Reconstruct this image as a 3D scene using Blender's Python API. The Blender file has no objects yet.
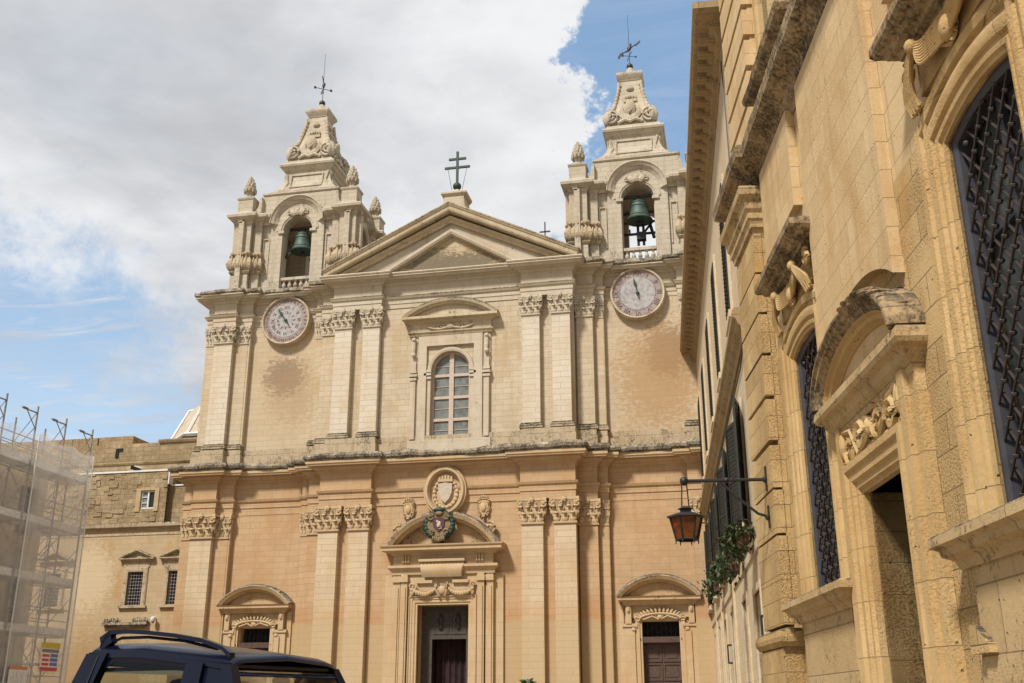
import bpy, bmesh, math, random
from mathutils import Vector, Matrix
random.seed(7)
PI = math.pi
R = math.radians
SC = bpy.context.scene
COL = SC.collection

# ------------------------------------------------------------------ camera
CAMZ = 1.6
YAW, PITCH, ROLL = -11.866, 19.15, -0.092
cd = bpy.data.cameras.new('camera')
cd.sensor_width = 36.0
cd.lens = 1054.07 / 1024 * 36.0
cd.clip_start, cd.clip_end = 0.1, 3000
cam = bpy.data.objects.new('camera', cd)
COL.objects.link(cam)
cam.location = (0, 0, CAMZ)
cam.rotation_mode = 'XYZ'
cam.matrix_world = (Matrix.Translation((0, 0, CAMZ)) @ Matrix.Rotation(R(-YAW), 4, 'Z')
                    @ Matrix.Rotation(R(90 + PITCH), 4, 'X') @ Matrix.Rotation(R(ROLL), 4, 'Z'))
SC.camera = cam

# ------------------------------------------------------------------ light and sky
SUN_AZ, SUN_EL = 207.0, 50.0          # compass-like azimuth from +Y towards +X
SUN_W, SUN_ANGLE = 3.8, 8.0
SKY_W = 0.1
EXPOSURE = 0.25
sd = bpy.data.lights.new('sun', 'SUN')
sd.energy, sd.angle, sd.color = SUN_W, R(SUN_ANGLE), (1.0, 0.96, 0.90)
sun = bpy.data.objects.new('sun', sd)
COL.objects.link(sun)
sv = Vector((math.sin(R(SUN_AZ)) * math.cos(R(SUN_EL)), math.cos(R(SUN_AZ)) * math.cos(R(SUN_EL)), math.sin(R(SUN_EL))))
sun.rotation_euler = sv.to_track_quat('Z', 'Y').to_euler()
sun.location = sv * 200

W = bpy.data.worlds.new('World')
SC.world = W
W.use_nodes = True
SC.view_settings.view_transform = 'Standard'
SC.view_settings.look = 'None'
SC.view_settings.gamma = 1.0
SC.view_settings.exposure = EXPOSURE
SC.view_settings.use_curve_mapping = False
SC.cycles.max_bounces = 6
SC.cycles.transparent_max_bounces = 16
SC.cycles.use_denoising = True


class G:
    """small node-graph helper"""
    def __init__(s, tree):
        s.t = tree
        s.N, s.L = tree.nodes, tree.links

    def n(s, typ, **kw):
        nd = s.N.new(typ)
        for k, v in kw.items():
            setattr(nd, k, v)
        return nd

    def put(s, sock, v):
        if hasattr(v, 'is_output'):
            s.L.new(v, sock)
        else:
            if sock.type == 'RGBA' and len(v) == 3:
                v = (*v, 1)
            sock.default_value = v

    def math(s, op, a, b=0.0, c=None, clamp=False):
        nd = s.n('ShaderNodeMath', operation=op)
        nd.use_clamp = clamp
        s.put(nd.inputs[0], a)
        s.put(nd.inputs[1], b)
        if c is not None:
            s.put(nd.inputs[2], c)
        return nd.outputs[0]

    def mix(s, f, a, b, typ='MIX'):
        nd = s.n('ShaderNodeMix', data_type='RGBA', blend_type=typ)
        s.put(nd.inputs[0], f)
        s.put(nd.inputs[6], a)
        s.put(nd.inputs[7], b)
        return nd.outputs[2]

    def step(s, v, a, b):
        nd = s.n('ShaderNodeMapRange', interpolation_type='SMOOTHSTEP')
        s.put(nd.inputs[0], v)
        s.put(nd.inputs[1], a)
        s.put(nd.inputs[2], b)
        return nd.outputs[0]

    def noise(s, vec, scale, detail=4, rough=0.55, dist=0.0):
        nd = s.n('ShaderNodeTexNoise')
        if vec is not None:
            s.L.new(vec, nd.inputs['Vector'])
        nd.inputs['Scale'].default_value = scale
        nd.inputs['Detail'].default_value = detail
        nd.inputs['Roughness'].default_value = rough
        nd.inputs['Distortion'].default_value = dist
        return nd.outputs[0]

    def comb(s, x, y, z):
        nd = s.n('ShaderNodeCombineXYZ')
        for i, v in enumerate((x, y, z)):
            s.put(nd.inputs[i], v)
        return nd.outputs[0]

    def sep(s, v):
        nd = s.n('ShaderNodeSeparateXYZ')
        s.L.new(v, nd.inputs[0])
        return nd.outputs

    def scale(s, v, sx, sy, sz):
        nd = s.n('ShaderNodeVectorMath', operation='MULTIPLY')
        s.L.new(v, nd.inputs[0])
        nd.inputs[1].default_value = (sx, sy, sz)
        return nd.outputs[0]


def build_world():
    g = G(W.node_tree)
    g.N.clear()
    out = g.n('ShaderNodeOutputWorld')
    bg = g.n('ShaderNodeBackground')
    g.L.new(bg.outputs[0], out.inputs[0])
    sky = g.n('ShaderNodeTexSky')
    sky.sky_type = 'NISHITA'
    sky.sun_disc = False
    sky.sun_elevation = R(SUN_EL)
    sky.sun_rotation = R(SUN_AZ)
    sky.air_density, sky.dust_density, sky.ozone_density = 1.0, 0.6, 1.5
    tc = g.n('ShaderNodeTexCoord')
    d = tc.outputs['Generated']
    x, y, z = g.sep(d)
    # clouds live on a flat layer high above: project the direction onto it
    zz = g.math('MAXIMUM', z, 0.06)
    p = g.comb(g.math('DIVIDE', x, zz), g.math('DIVIDE', y, zz), 0.0)
    big = g.noise(g.scale(p, 1, 1, 1), 1.1, 9, 0.56, 0.25)
    az = g.math('ARCTAN2', x, y)          # 0 towards the church, + to the right
    el = g.math('ARCSINE', z)
    # overcast everywhere, with an open blue gap to the right of the towers and a thin one low on the left
    wob = g.math('MULTIPLY', g.math('SUBTRACT', g.noise(g.scale(d, 1, 1, 1), 10.0, 8, 0.66), 0.5), 0.34)
    wob2 = g.math('MULTIPLY', g.math('SUBTRACT', g.noise(g.scale(d, 1, 1, 1), 6.0, 8, 0.66), 0.5), 0.34)
    az0, el0 = az, el
    az, el = g.math('ADD', az, wob), g.math('ADD', el, wob2)
    a1 = g.math('MULTIPLY', g.step(az, R(-9.3), R(-5.9)), g.math('SUBTRACT', 1.0, g.step(az, R(14), R(30))))
    gap_r = g.math('MULTIPLY', a1, g.math('MULTIPLY', g.step(el, R(23), R(30)), g.math('SUBTRACT', 1.0, g.step(el, R(40), R(54)))))
    edge = g.math('ADD', el, g.math('MULTIPLY', az, 0.62))     # slanting lower edge of the cloud bank
    low = g.math('SUBTRACT', 1.0, g.step(edge, R(-5.5), R(1.5)))
    gap_l = g.math('MULTIPLY', low, g.math('SUBTRACT', 1.0, g.step(az, R(-23), R(-14))))
    gap_l = g.math('MULTIPLY', gap_l, g.step(az, R(-75), R(-50)))
    cover = g.math('SUBTRACT', 0.98, g.math('MULTIPLY', gap_r, 0.95))
    cover = g.math('SUBTRACT', cover, g.math('MULTIPLY', gap_l, 0.80))
    dsrc = g.math('ADD', g.math('MULTIPLY', g.math('SUBTRACT', big, 0.5), 1.3), cover)
    soft = g.step(az0, R(-26), R(-12))
    dens = g.mix(soft, g.comb(g.step(dsrc, 0.02, 1.0), 0, 0), g.comb(g.step(dsrc, 0.16, 0.76), 0, 0))
    dens = g.sep(dens)[0]
    # soft wisps inside the gaps
    wn = g.noise(g.scale(p, 1.0, 3.0, 1), 2.4, 9, 0.68, 1.2)
    wisp = g.math('MULTIPLY', g.step(wn, 0.42, 0.72), g.math('ADD', g.math('MULTIPLY', gap_l, 0.62), 0.12))
    dens = g.math('MAXIMUM', dens, wisp)
    # cloud brightness: bright lit edges, greyer thick middles
    shade = g.noise(g.scale(p, 1, 1, 1), 0.75, 6, 0.55, 0.3)
    sh2 = g.noise(g.scale(p, 1, 1, 1), 2.6, 6, 0.6, 0.2)
    thick = g.math('ADD', g.math('MULTIPLY', shade, 0.75), g.math('MULTIPLY', sh2, 0.25))
    far_left = g.math('SUBTRACT', 1.0, g.step(az, R(-28), R(-6)))
    thick = g.math('ADD', thick, g.math('MULTIPLY', far_left, 0.10))
    t = g.step(thick, 0.42, 0.68)
    ccol = g.mix(t, (7.7, 7.8, 7.95), (4.5, 4.6, 4.8))
    # unseen clouds behind the photographer, dimmed to cut fill light and deepen contrast
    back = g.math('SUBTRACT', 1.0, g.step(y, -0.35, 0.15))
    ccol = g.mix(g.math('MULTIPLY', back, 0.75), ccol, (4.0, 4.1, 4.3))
    skyc = g.mix(1.0, sky.outputs[0], (1.5, 1.35, 1.25), 'MULTIPLY')
    skyc = g.mix(0.40, skyc, (3.2, 5.4, 8.2))
    skyc = g.mix(g.math('MULTIPLY', 0.55, g.math('SUBTRACT', 1.0, g.step(el0, R(8), R(26)))), skyc, (5.6, 7.2, 8.6))
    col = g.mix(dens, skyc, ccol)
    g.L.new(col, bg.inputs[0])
    bg.inputs[1].default_value = SKY_W


build_world()

# ------------------------------------------------------------------ materials
def lin(h):
    h = h.lstrip('#')
    o = []
    for i in (0, 2, 4):
        c = int(h[i:i + 2], 16) / 255
        o.append(c / 12.92 if c <= 0.04045 else ((c + 0.055) / 1.055) ** 2.4)
    return tuple(o)


def new_mat(name):
    m = bpy.data.materials.new(name)
    m.use_nodes = True
    g = G(m.node_tree)
    b = g.N['Principled BSDF']
    return m, g, b


def stone(name, c1, c2, joint=0.56, bw=0.95, bh=0.33, mortar=0.011, stain=None, stain_amt=0.35, black=0.0,
          streak=0.25, pits=0.0, bump=0.4, band=None, bands=(), tops=0.7, blotch=1.0):
    m, g, b = new_mat(name)
    tc = g.n('ShaderNodeTexCoord')
    ob = tc.outputs['Object']
    nx, ny, nz = g.sep(tc.outputs['Normal'])
    x, y, z = g.sep(ob)
    side = g.math('GREATER_THAN', g.math('ABSOLUTE', nx), 0.7)
    u = g.math('ADD', g.math('MULTIPLY', x, g.math('SUBTRACT', 1.0, side)), g.math('MULTIPLY', y, side))
    uv = g.comb(u, z, 0.0)
    br = g.n('ShaderNodeTexBrick')
    br.offset = 0.5
    br.squash = 1.0
    g.L.new(uv, br.inputs['Vector'])
    dk = tuple(c * joint for c in c1)
    g.put(br.inputs['Color1'], c1)
    g.put(br.inputs['Color2'], c2)
    g.put(br.inputs['Mortar'], dk)
    br.inputs['Scale'].default_value = 1.0
    br.inputs['Mortar Size'].default_value = mortar
    br.inputs['Mortar Smooth'].default_value = 0.5
    br.inputs['Bias'].default_value = -0.1
    br.inputs['Brick Width'].default_value = bw
    br.inputs['Row Height'].default_value = bh
    col = br.outputs['Color']
    # soft large mottling
    n1 = g.noise(ob, 0.35, 5, 0.6)
    n2 = g.noise(ob, 2.3, 6, 0.65)
    n3 = g.noise(ob, 14.0, 5, 0.7)
    col = g.mix(g.math('MULTIPLY', g.step(n1, 0.42, 0.72), 0.55 * blotch), col, tuple(c * k for c, k in zip(c1, (0.86, 0.77, 0.66))))
    col = g.mix(g.math('MULTIPLY', g.step(n2, 0.5, 0.78), 0.45 * blotch), col, tuple(min(1, c * k) for c, k in zip(c1, (1.13, 1.16, 1.24))))
    col = g.mix(g.math('MULTIPLY', g.step(n3, 0.46, 0.76), 0.42), col, tuple(c * 0.62 for c in c1))
    if stain:
        ns = g.noise(g.scale(ob, 1, 1, 0.5), 0.9, 7, 0.62)
        col = g.mix(g.math('MULTIPLY', g.step(ns, 0.5, 0.68), stain_amt), col, stain)
    if streak:
        sv_ = g.noise(g.scale(ob, 3.2, 3.2, 0.16), 1.0, 5, 0.6)
        col = g.mix(g.math('MULTIPLY', g.step(sv_, 0.52, 0.74), streak), col, tuple(c * k for c, k in zip(c1, (0.6, 0.53, 0.45))))
    if band:
        # a band of differently cleaned stone below a wavering line, following the courses
        bz, bc, ba = band
        wob = g.math('MULTIPLY', g.math('SUBTRACT', g.noise(g.scale(ob, 1.0, 1.0, 0.2), 0.8, 3), 0.5), 0.5)
        f = g.step(g.math('ADD', z, wob), bz + 0.10, bz - 0.10)
        f = g.math('SUBTRACT', 1.0, g.step(g.math('ADD', z, wob), bz - 0.10, bz + 0.10))
        col = g.mix(g.math('MULTIPLY', f, ba), col, bc)
        # rising damp has stained the courses just above the line
        dn = g.noise(g.scale(ob, 1.2, 1.2, 0.5), 1.1, 6, 0.65)
        f2 = g.math('MULTIPLY', g.math('SUBTRACT', 1.0, f), g.math('SUBTRACT', 1.0, g.step(g.math('ADD', z, g.math('MULTIPLY', dn, 2.0)), bz + 1.0, bz + 2.4)))
        col = g.mix(g.math('MULTIPLY', f2, 0.5), col, tuple(c * k for c, k in zip(c1, (0.80, 0.62, 0.46))))
    for (sx, sz, rx, rz, sc_, sa) in bands:
        # weather patches with a ragged outline at a fixed place on the wall
        dx = g.math('DIVIDE', g.math('SUBTRACT', x, sx), rx)
        dz = g.math('DIVIDE', g.math('SUBTRACT', z, sz), rz)
        rr = g.math('SQRT', g.math('ADD', g.math('MULTIPLY', dx, dx), g.math('MULTIPLY', dz, dz)))
        rr = g.math('ADD', rr, g.math('MULTIPLY', g.math('SUBTRACT', g.noise(g.scale(ob, 1, 1, 1.8), 3.6, 9, 0.8), 0.5), 3.4))
        col = g.mix(g.math('MULTIPLY', g.math('SUBTRACT', 1.0, g.step(rr, 0.55, 1.15)), sa), col, sc_)
    if black:
        nb = g.noise(g.scale(ob, 1, 1, 0.8), 14.0, 6, 0.7)
        nb2 = g.noise(g.scale(ob, 1, 1, 0.6), 1.6, 5, 0.65)
        v = g.math('ADD', g.math('MULTIPLY', nb, 0.55), g.math('MULTIPLY', nb2, 0.45))
        col = g.mix(g.math('MULTIPLY', g.step(v, 0.60 - 0.26 * black, 0.72 - 0.16 * black), 0.93), col, (0.055, 0.045, 0.033))
    if tops:
        nt = g.noise(ob, 5.0, 6, 0.7)
        up = g.math('MULTIPLY', g.step(nz, 0.45, 0.8), g.step(nt, 0.36, 0.56))
        col = g.mix(g.math('MULTIPLY', up, tops), col, (0.05, 0.047, 0.042))
    g.L.new(col, b.inputs['Base Color'])
    b.inputs['Roughness'].default_value = 0.92
    b.inputs['Specular IOR Level'].default_value = 0.15
    h = g.math('ADD', g.math('MULTIPLY', br.outputs['Fac'], -0.6), g.math('MULTIPLY', n2, 0.5))
    h = g.math('ADD', h, g.math('MULTIPLY', n3, 0.35))
    if pits:
        pn = g.noise(g.scale(ob, 1, 1, 1.3), 26.0, 4, 0.62)
        zone = g.step(g.noise(ob, 0.7, 3, 0.6), 0.36, 0.6)
        pm = g.math('MULTIPLY', g.step(pn, 0.44, 0.80), zone)
        h = g.math('SUBTRACT', h, g.math('MULTIPLY', pm, pits * 2.0))
        col2 = g.mix(g.math('MULTIPLY', pm, 0.5), col, tuple(c * k for c, k in zip(c1, (0.66, 0.56, 0.44))))
        vo = g.n('ShaderNodeTexVoronoi', feature='F1')
        g.L.new(ob, vo.inputs['Vector'])
        vo.inputs['Scale'].default_value = 5.5
        vo.inputs['Randomness'].default_value = 1.0
        hole = g.math('MULTIPLY', g.math('SUBTRACT', 1.0, g.step(vo.outputs['Distance'], 0.05, 0.12)), g.step(g.noise(ob, 1.7, 4, 0.6), 0.48, 0.56))
        h = g.math('SUBTRACT', h, g.math('MULTIPLY', hole, 2.5))
        col2 = g.mix(g.math('MULTIPLY', hole, 0.6), col2, tuple(c * 0.22 for c in c1))
        g.L.new(col2, b.inputs['Base Color'])
    bp = g.n('ShaderNodeBump')
    bp.inputs['Strength'].default_value = bump
    bp.inputs['Distance'].default_value = 0.03
    g.L.new(h, bp.inputs['Height'])
    g.L.new(bp.outputs[0], b.inputs['Normal'])
    return m


def plain(name, c, rough=0.5, metal=0.0, noise=0.25, nscale=6.0, bump=0.0, c2=None, spec=0.5):
    m, g, b = new_mat(name)
    tc = g.n('ShaderNodeTexCoord')
    n = g.noise(tc.outputs['Object'], nscale, 6, 0.65)
    dark = c2 or tuple(v * (1 - noise * 1.6) if noise < 0.6 else v * 0.1 for v in c)
    col = g.mix(g.step(n, 0.4, 0.72), c, dark)
    g.L.new(col, b.inputs['Base Color'])
    b.inputs['Roughness'].default_value = rough
    b.inputs['Metallic'].default_value = metal
    b.inputs['Specular IOR Level'].default_value = spec
    if bump:
        bp = g.n('ShaderNodeBump')
        bp.inputs['Strength'].default_value = bump
        bp.inputs['Distance'].default_value = 0.02
        g.L.new(n, bp.inputs['Height'])
        g.L.new(bp.outputs[0], b.inputs['Normal'])
    return m


def glass(name, tint, gloss=0.12, alpha=0.75):
    m, g, b = new_mat(name)
    out = g.N['Material Output']
    tr = g.n('ShaderNodeBsdfTransparent')
    g.put(tr.inputs[0], tint)
    gl = g.n('ShaderNodeBsdfGlossy')
    gl.inputs['Roughness'].default_value = 0.03
    lw = g.n('ShaderNodeLayerWeight')
    lw.inputs[0].default_value = 0.35
    mx = g.n('ShaderNodeMixShader')
    g.L.new(g.math('ADD', g.math('MULTIPLY', lw.outputs['Fresnel'], 0.35), gloss, clamp=True), mx.inputs[0])
    g.L.new(tr.outputs[0], mx.inputs[1])
    g.L.new(gl.outputs[0], mx.inputs[2])
    g.L.new(mx.outputs[0], out.inputs[0])
    return m


CREAM = (0.60, 0.495, 0.35)
ORANGE = (0.555, 0.375, 0.215)
PILST = (0.64, 0.50, 0.335)
YELLOW = (0.475, 0.345, 0.185)
M = {}
M['cream'] = stone('cream_limestone', CREAM, tuple(c * .85 for c in CREAM), bw=0.8, bh=0.30, stain=(0.48, 0.345, 0.19), stain_amt=0.6, streak=0.4,
                   bands=[(-9.9, 18.2, 2.9, 6.0, (0.53, 0.405, 0.25), 0.5), (9.9, 18.2, 2.9, 6.0, (0.53, 0.405, 0.25), 0.5),
                          (-9.8, 18.9, 1.3, 1.2, (0.20, 0.135, 0.10), 0.75), (-9.3, 18.0, 1.7, 2.0, (0.40, 0.26, 0.14), 0.5),
                          (11.2, 18.9, 1.3, 1.6, (0.19, 0.13, 0.09), 0.75), (10.7, 17.6, 2.4, 3.2, (0.42, 0.25, 0.115), 0.7)])
M['cream_pil'] = stone('pale_limestone', (0.67, 0.58, 0.45), (0.61, 0.52, 0.395), bw=1.3, bh=0.30, stain=(0.55, 0.40, 0.22), stain_amt=0.4, streak=0.15)
M['ochre'] = stone('ochre_limestone', ORANGE, tuple(c * .87 for c in ORANGE), bw=0.8, bh=0.30, joint=0.68, stain=(0.48, 0.285, 0.135), stain_amt=0.6, streak=0.32,
                   band=(5.5, YELLOW, 0.75))
M['ochre_pil'] = stone('honey_limestone', PILST, tuple(c * .88 for c in PILST), bw=1.4, bh=0.30, stain=(0.54, 0.375, 0.20), stain_amt=0.55, streak=0.28,
                       band=(5.6, (0.50, 0.365, 0.20), 0.7))
M['trim'] = stone('carved_limestone', (0.575, 0.42, 0.25), (0.53, 0.385, 0.23), bw=1.1, bh=0.6, mortar=0.004, stain=(0.50, 0.29, 0.13), streak=0.2, stain_amt=0.5, tops=0.9)
M['trim_pale'] = stone('pale_carved_limestone', (0.59, 0.50, 0.37), (0.54, 0.455, 0.335), bw=1.1, bh=0.6, mortar=0.004, stain=(0.44, 0.33, 0.20), streak=0.4, stain_amt=0.45, black=0.14, tops=0.9)
M['trim_dark'] = stone('weathered_carved_limestone', (0.575, 0.40, 0.225), (0.55, 0.38, 0.21), bw=1.1, bh=0.6, mortar=0.004, stain=(0.46, 0.27, 0.13), streak=0.35, stain_amt=0.5, black=0.30, tops=1.0, bump=0.6)
M['pale_dark'] = stone('weathered_pale_limestone', (0.60, 0.49, 0.335), (0.57, 0.465, 0.315), bw=1.1, bh=0.6, mortar=0.004, stain=(0.44, 0.31, 0.17), streak=0.45, stain_amt=0.5, black=0.30, tops=1.0, bump=0.6)
M['base_dark'] = stone('blackened_base_stone', (0.48, 0.39, 0.27), (0.45, 0.37, 0.25), bw=0.9, bh=0.5, black=0.62, tops=1.0)
M['black'] = stone('lichen_blackened_stone', (0.50, 0.43, 0.32), (0.40, 0.33, 0.23), bw=0.9, bh=0.5, black=0.78, streak=0.4, tops=0.95, bump=0.8)
M['sooty'] = stone('weathered_grey_stone', (0.52, 0.41, 0.27), (0.48, 0.38, 0.25), bw=0.9, bh=0.5, black=0.42, streak=0.5, tops=0.95, bump=0.7)
M['tower'] = stone('grey_cream_limestone', (0.56, 0.485, 0.37), (0.49, 0.42, 0.315), bw=0.8, bh=0.30, joint=0.58, stain=(0.43, 0.345, 0.235), streak=0.5, stain_amt=0.5, black=0.26, tops=0.8)
M['tymp'] = stone('stained_tympanum', (0.56, 0.44, 0.28), (0.54, 0.42, 0.27), bw=0.8, bh=0.3, streak=0.3,
                  bands=[(-1.1, 24.3, 1.8, 1.1, (0.19, 0.155, 0.105), 0.85), (1.3, 24.2, 1.7, 0.9, (0.19, 0.155, 0.105), 0.85), (0, 24.1, 2.6, 0.7, (0.21, 0.17, 0.115), 0.7)])
M['near'] = stone('pitted_golden_stone', (0.58, 0.405, 0.195), (0.42, 0.285, 0.125), bw=1.15, bh=0.44, joint=0.34, mortar=0.010, stain=(0.43, 0.235, 0.075), stain_amt=0.6,
                  streak=0.3, pits=0.9, bump=0.75, tops=0.9, black=0.06)
M['near_up'] = stone('smooth_golden_stone', (0.66, 0.485, 0.27), (0.555, 0.395, 0.205), bw=1.2, bh=0.42, joint=0.48, mortar=0.008, stain=(0.50, 0.30, 0.12), stain_amt=0.6,
                     streak=0.5, pits=0.15, bump=0.5, tops=0.9, black=0.05)
M['near_trim'] = stone('golden_moulding_stone', (0.60, 0.42, 0.205), (0.49, 0.33, 0.145), bw=2.6, bh=0.75, joint=0.4, mortar=0.007, stain=(0.42, 0.24, 0.085), stain_amt=0.55,
                       streak=0.25, pits=0.22, bump=0.7, tops=0.95)
M['near_black'] = stone('blackened_golden_stone', (0.44, 0.32, 0.18), (0.38, 0.27, 0.15), bw=1.8, bh=0.7, black=0.74, streak=0.6, pits=0.2, bump=0.9, tops=1.0)
M['near_soot'] = stone('soot_streaked_golden_stone', (0.54, 0.39, 0.205), (0.47, 0.33, 0.165), bw=2.2, bh=0.7, joint=0.5, black=0.36, streak=0.6, pits=0.2, bump=0.7, tops=1.0)
M['eave'] = stone('brown_eave_stone', (0.40, 0.29, 0.16), (0.36, 0.255, 0.14), bw=0.62, bh=0.5, black=0.34, streak=0.5, tops=1.0, bump=0.7)
M['town'] = stone('pale_rendered_stone', (0.63, 0.51, 0.345), (0.58, 0.46, 0.305), bw=0.8, bh=0.28, joint=0.82, stain=(0.56, 0.40, 0.215), stain_amt=0.5, streak=0.25)
M['rubble'] = stone('rubble_stone', (0.47, 0.355, 0.21), (0.37, 0.275, 0.16), bw=0.5, bh=0.27, joint=0.72, mortar=0.016, stain=(0.34, 0.24, 0.13), stain_amt=0.6, streak=0.5, pits=0.8, bump=1.0, black=0.12)
M['palace'] = stone('honey_ashlar', (0.52, 0.395, 0.24), (0.465, 0.345, 0.205), bw=0.8, bh=0.29, joint=0.78, stain=(0.45, 0.26, 0.10), stain_amt=0.65, streak=0.35,
                    bands=[(-21.0, 8.3, 1.6, 2.0, (0.63, 0.50, 0.32), 0.75), (-20.0, 3.5, 4.0, 2.2, (0.36, 0.22, 0.10), 0.6)])
M['repair'] = stone('freshly_cleaned_stone', (0.72, 0.58, 0.40), (0.66, 0.52, 0.35), bw=0.8, bh=0.3, streak=0.3)
M['white'] = plain('white_lime', (0.75, 0.74, 0.71), 0.8, noise=0.12)
M['wood_brown'] = plain('brown_painted_wood', (0.10, 0.055, 0.038), 0.55, noise=0.3, nscale=9)
M['wood_dark'] = plain('dark_weathered_wood', (0.075, 0.058, 0.045), 0.7, noise=0.3, nscale=7)
M['curtain'] = plain('dark_red_curtain', (0.035, 0.012, 0.012), 0.9, noise=0.4, nscale=3)
M['interior'] = plain('dark_interior', (0.012, 0.011, 0.011), 0.9)
M['iron'] = plain('black_iron', (0.022, 0.02, 0.019), 0.5, noise=0.3, nscale=20)
M['rust_iron'] = plain('brown_iron', (0.045, 0.030, 0.024), 0.6, noise=0.35, nscale=25)
M['bronze'] = plain('green_bronze', (0.065, 0.11, 0.085), 0.6, metal=0.25, c2=(0.05, 0.07, 0.055), nscale=3)
M['patina'] = plain('green_patina', (0.028, 0.055, 0.042), 0.6, metal=0.2, nscale=8)
M['bluewood'] = plain('blue_grey_window_frame', (0.05, 0.048, 0.058), 0.55, noise=0.2)
M['cream_wood'] = plain('pinkish_painted_frame', (0.55, 0.42, 0.32), 0.6, noise=0.12)
M['shutter'] = plain('dark_green_shutter', (0.008, 0.013, 0.011), 0.5, noise=0.3, nscale=12)
M['teal'] = plain('teal_door', (0.01, 0.045, 0.045), 0.5)
M['pane'] = plain('dusty_pane', (0.21, 0.22, 0.20), 0.3, noise=0.35, nscale=2.5, spec=0.25, c2=(0.11, 0.12, 0.11))
M['grey_pane'] = plain('greenish_grey_pane', (0.09, 0.10, 0.095), 0.06, noise=0.3, nscale=1.2, c2=(0.035, 0.04, 0.04))
M['dark_pane'] = plain('dark_pane', (0.02, 0.022, 0.024), 0.07, noise=0.3, nscale=1.5)
M['dial'] = plain('faded_clock_dial', (0.44, 0.41, 0.385), 0.85, c2=(0.26, 0.225, 0.215), nscale=5.5)
M['dial_ring'] = plain('pinkish_dial_ring', (0.37, 0.30, 0.26), 0.85, c2=(0.22, 0.17, 0.155), nscale=5.0)
M['numeral'] = plain('brown_numerals', (0.12, 0.062, 0.062), 0.9, c2=(0.20, 0.12, 0.10), nscale=3)
M['red_paint'] = plain('crimson_paint', (0.10, 0.03, 0.042), 0.6)
M['green_paint'] = plain('dark_green_paint', (0.018, 0.045, 0.032), 0.6, nscale=10)
M['gold_paint'] = plain('tarnished_gold', (0.25, 0.165, 0.075), 0.6, nscale=10)
M['grey_stone'] = plain('pale_shield_stone', (0.55, 0.46, 0.35), 0.9, noise=0.12)
M['steel'] = plain('galvanised_tube', (0.30, 0.28, 0.26), 0.6, metal=0.2, noise=0.3)
M['plank'] = plain('grey_scaffold_deck', (0.74, 0.71, 0.67), 0.8, noise=0.2)
M['amber'] = plain('amber_glass', (0.17, 0.045, 0.010), 0.12, noise=0.5, nscale=5)
M['carpaint'] = plain('navy_car_paint', (0.004, 0.006, 0.018), 0.22, noise=0.08, nscale=2, spec=0.3)
M['rubber'] = plain('black_plastic', (0.012, 0.012, 0.014), 0.45)
M['tyre'] = plain('tyre_rubber', (0.012, 0.012, 0.012), 0.85)
M['alloy'] = plain('alloy_rim', (0.45, 0.45, 0.46), 0.3, metal=0.9)
M['lamp_red'] = plain('red_lens', (0.25, 0.01, 0.01), 0.2)
M['lamp_clear'] = plain('clear_lens', (0.6, 0.6, 0.6), 0.15)
M['seat'] = plain('dark_seat_fabric', (0.02, 0.02, 0.023), 0.9)
M['carglass'] = glass('car_glass', (0.80, 0.84, 0.78), 0.0)
M['leaf'] = plain('dark_green_leaf', (0.030, 0.065, 0.018), 0.6, c2=(0.06, 0.10, 0.025), nscale=18)
M['dry_leaf'] = plain('olive_brown_leaf', (0.075, 0.062, 0.026), 0.7, c2=(0.035, 0.045, 0.016), nscale=18)
M['terracotta'] = plain('terracotta', (0.11, 0.055, 0.03), 0.8)
M['yellow'] = plain('sign_yellow', (0.62, 0.48, 0.05), 0.6, noise=0.1)
M['sign_white'] = plain('sign_white', (0.75, 0.74, 0.72), 0.6, noise=0.06)
M['sign_red'] = plain('sign_red', (0.62, 0.08, 0.09), 0.6, noise=0.08)
M['sign_blue'] = plain('sign_blue', (0.16, 0.17, 0.42), 0.6, noise=0.08)
M['sign_grey'] = plain('sign_grey', (0.22, 0.21, 0.19), 0.6, noise=0.08)
M['sign_orange'] = plain('sign_orange', (0.62, 0.26, 0.12), 0.6, noise=0.08)


def netting():
    m, g, b = new_mat('pale_debris_net')
    out = g.N['Material Output']
    tc = g.n('ShaderNodeTexCoord')
    ob = tc.outputs['Object']
    n = g.noise(g.scale(ob, 1, 1, 0.35), 1.3, 6, 0.6)
    tr = g.n('ShaderNodeBsdfTransparent')
    df = g.n('ShaderNodeBsdfDiffuse')
    g.put(df.inputs[0], (0.92, 0.90, 0.86))
    tl = g.n('ShaderNodeBsdfTranslucent')
    g.put(tl.inputs[0], (0.92, 0.90, 0.86))
    ad = g.n('ShaderNodeMixShader')
    ad.inputs[0].default_value = 0.25
    g.L.new(df.outputs[0], ad.inputs[1])
    g.L.new(tl.outputs[0], ad.inputs[2])
    mx = g.n('ShaderNodeMixShader')
    g.L.new(g.math('ADD', 0.17, g.math('MULTIPLY', n, 0.30)), mx.inputs[0])
    g.L.new(tr.outputs[0], mx.inputs[1])
    g.L.new(ad.outputs[0], mx.inputs[2])
    g.L.new(mx.outputs[0], out.inputs[0])
    return m


M['net'] = netting()


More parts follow.
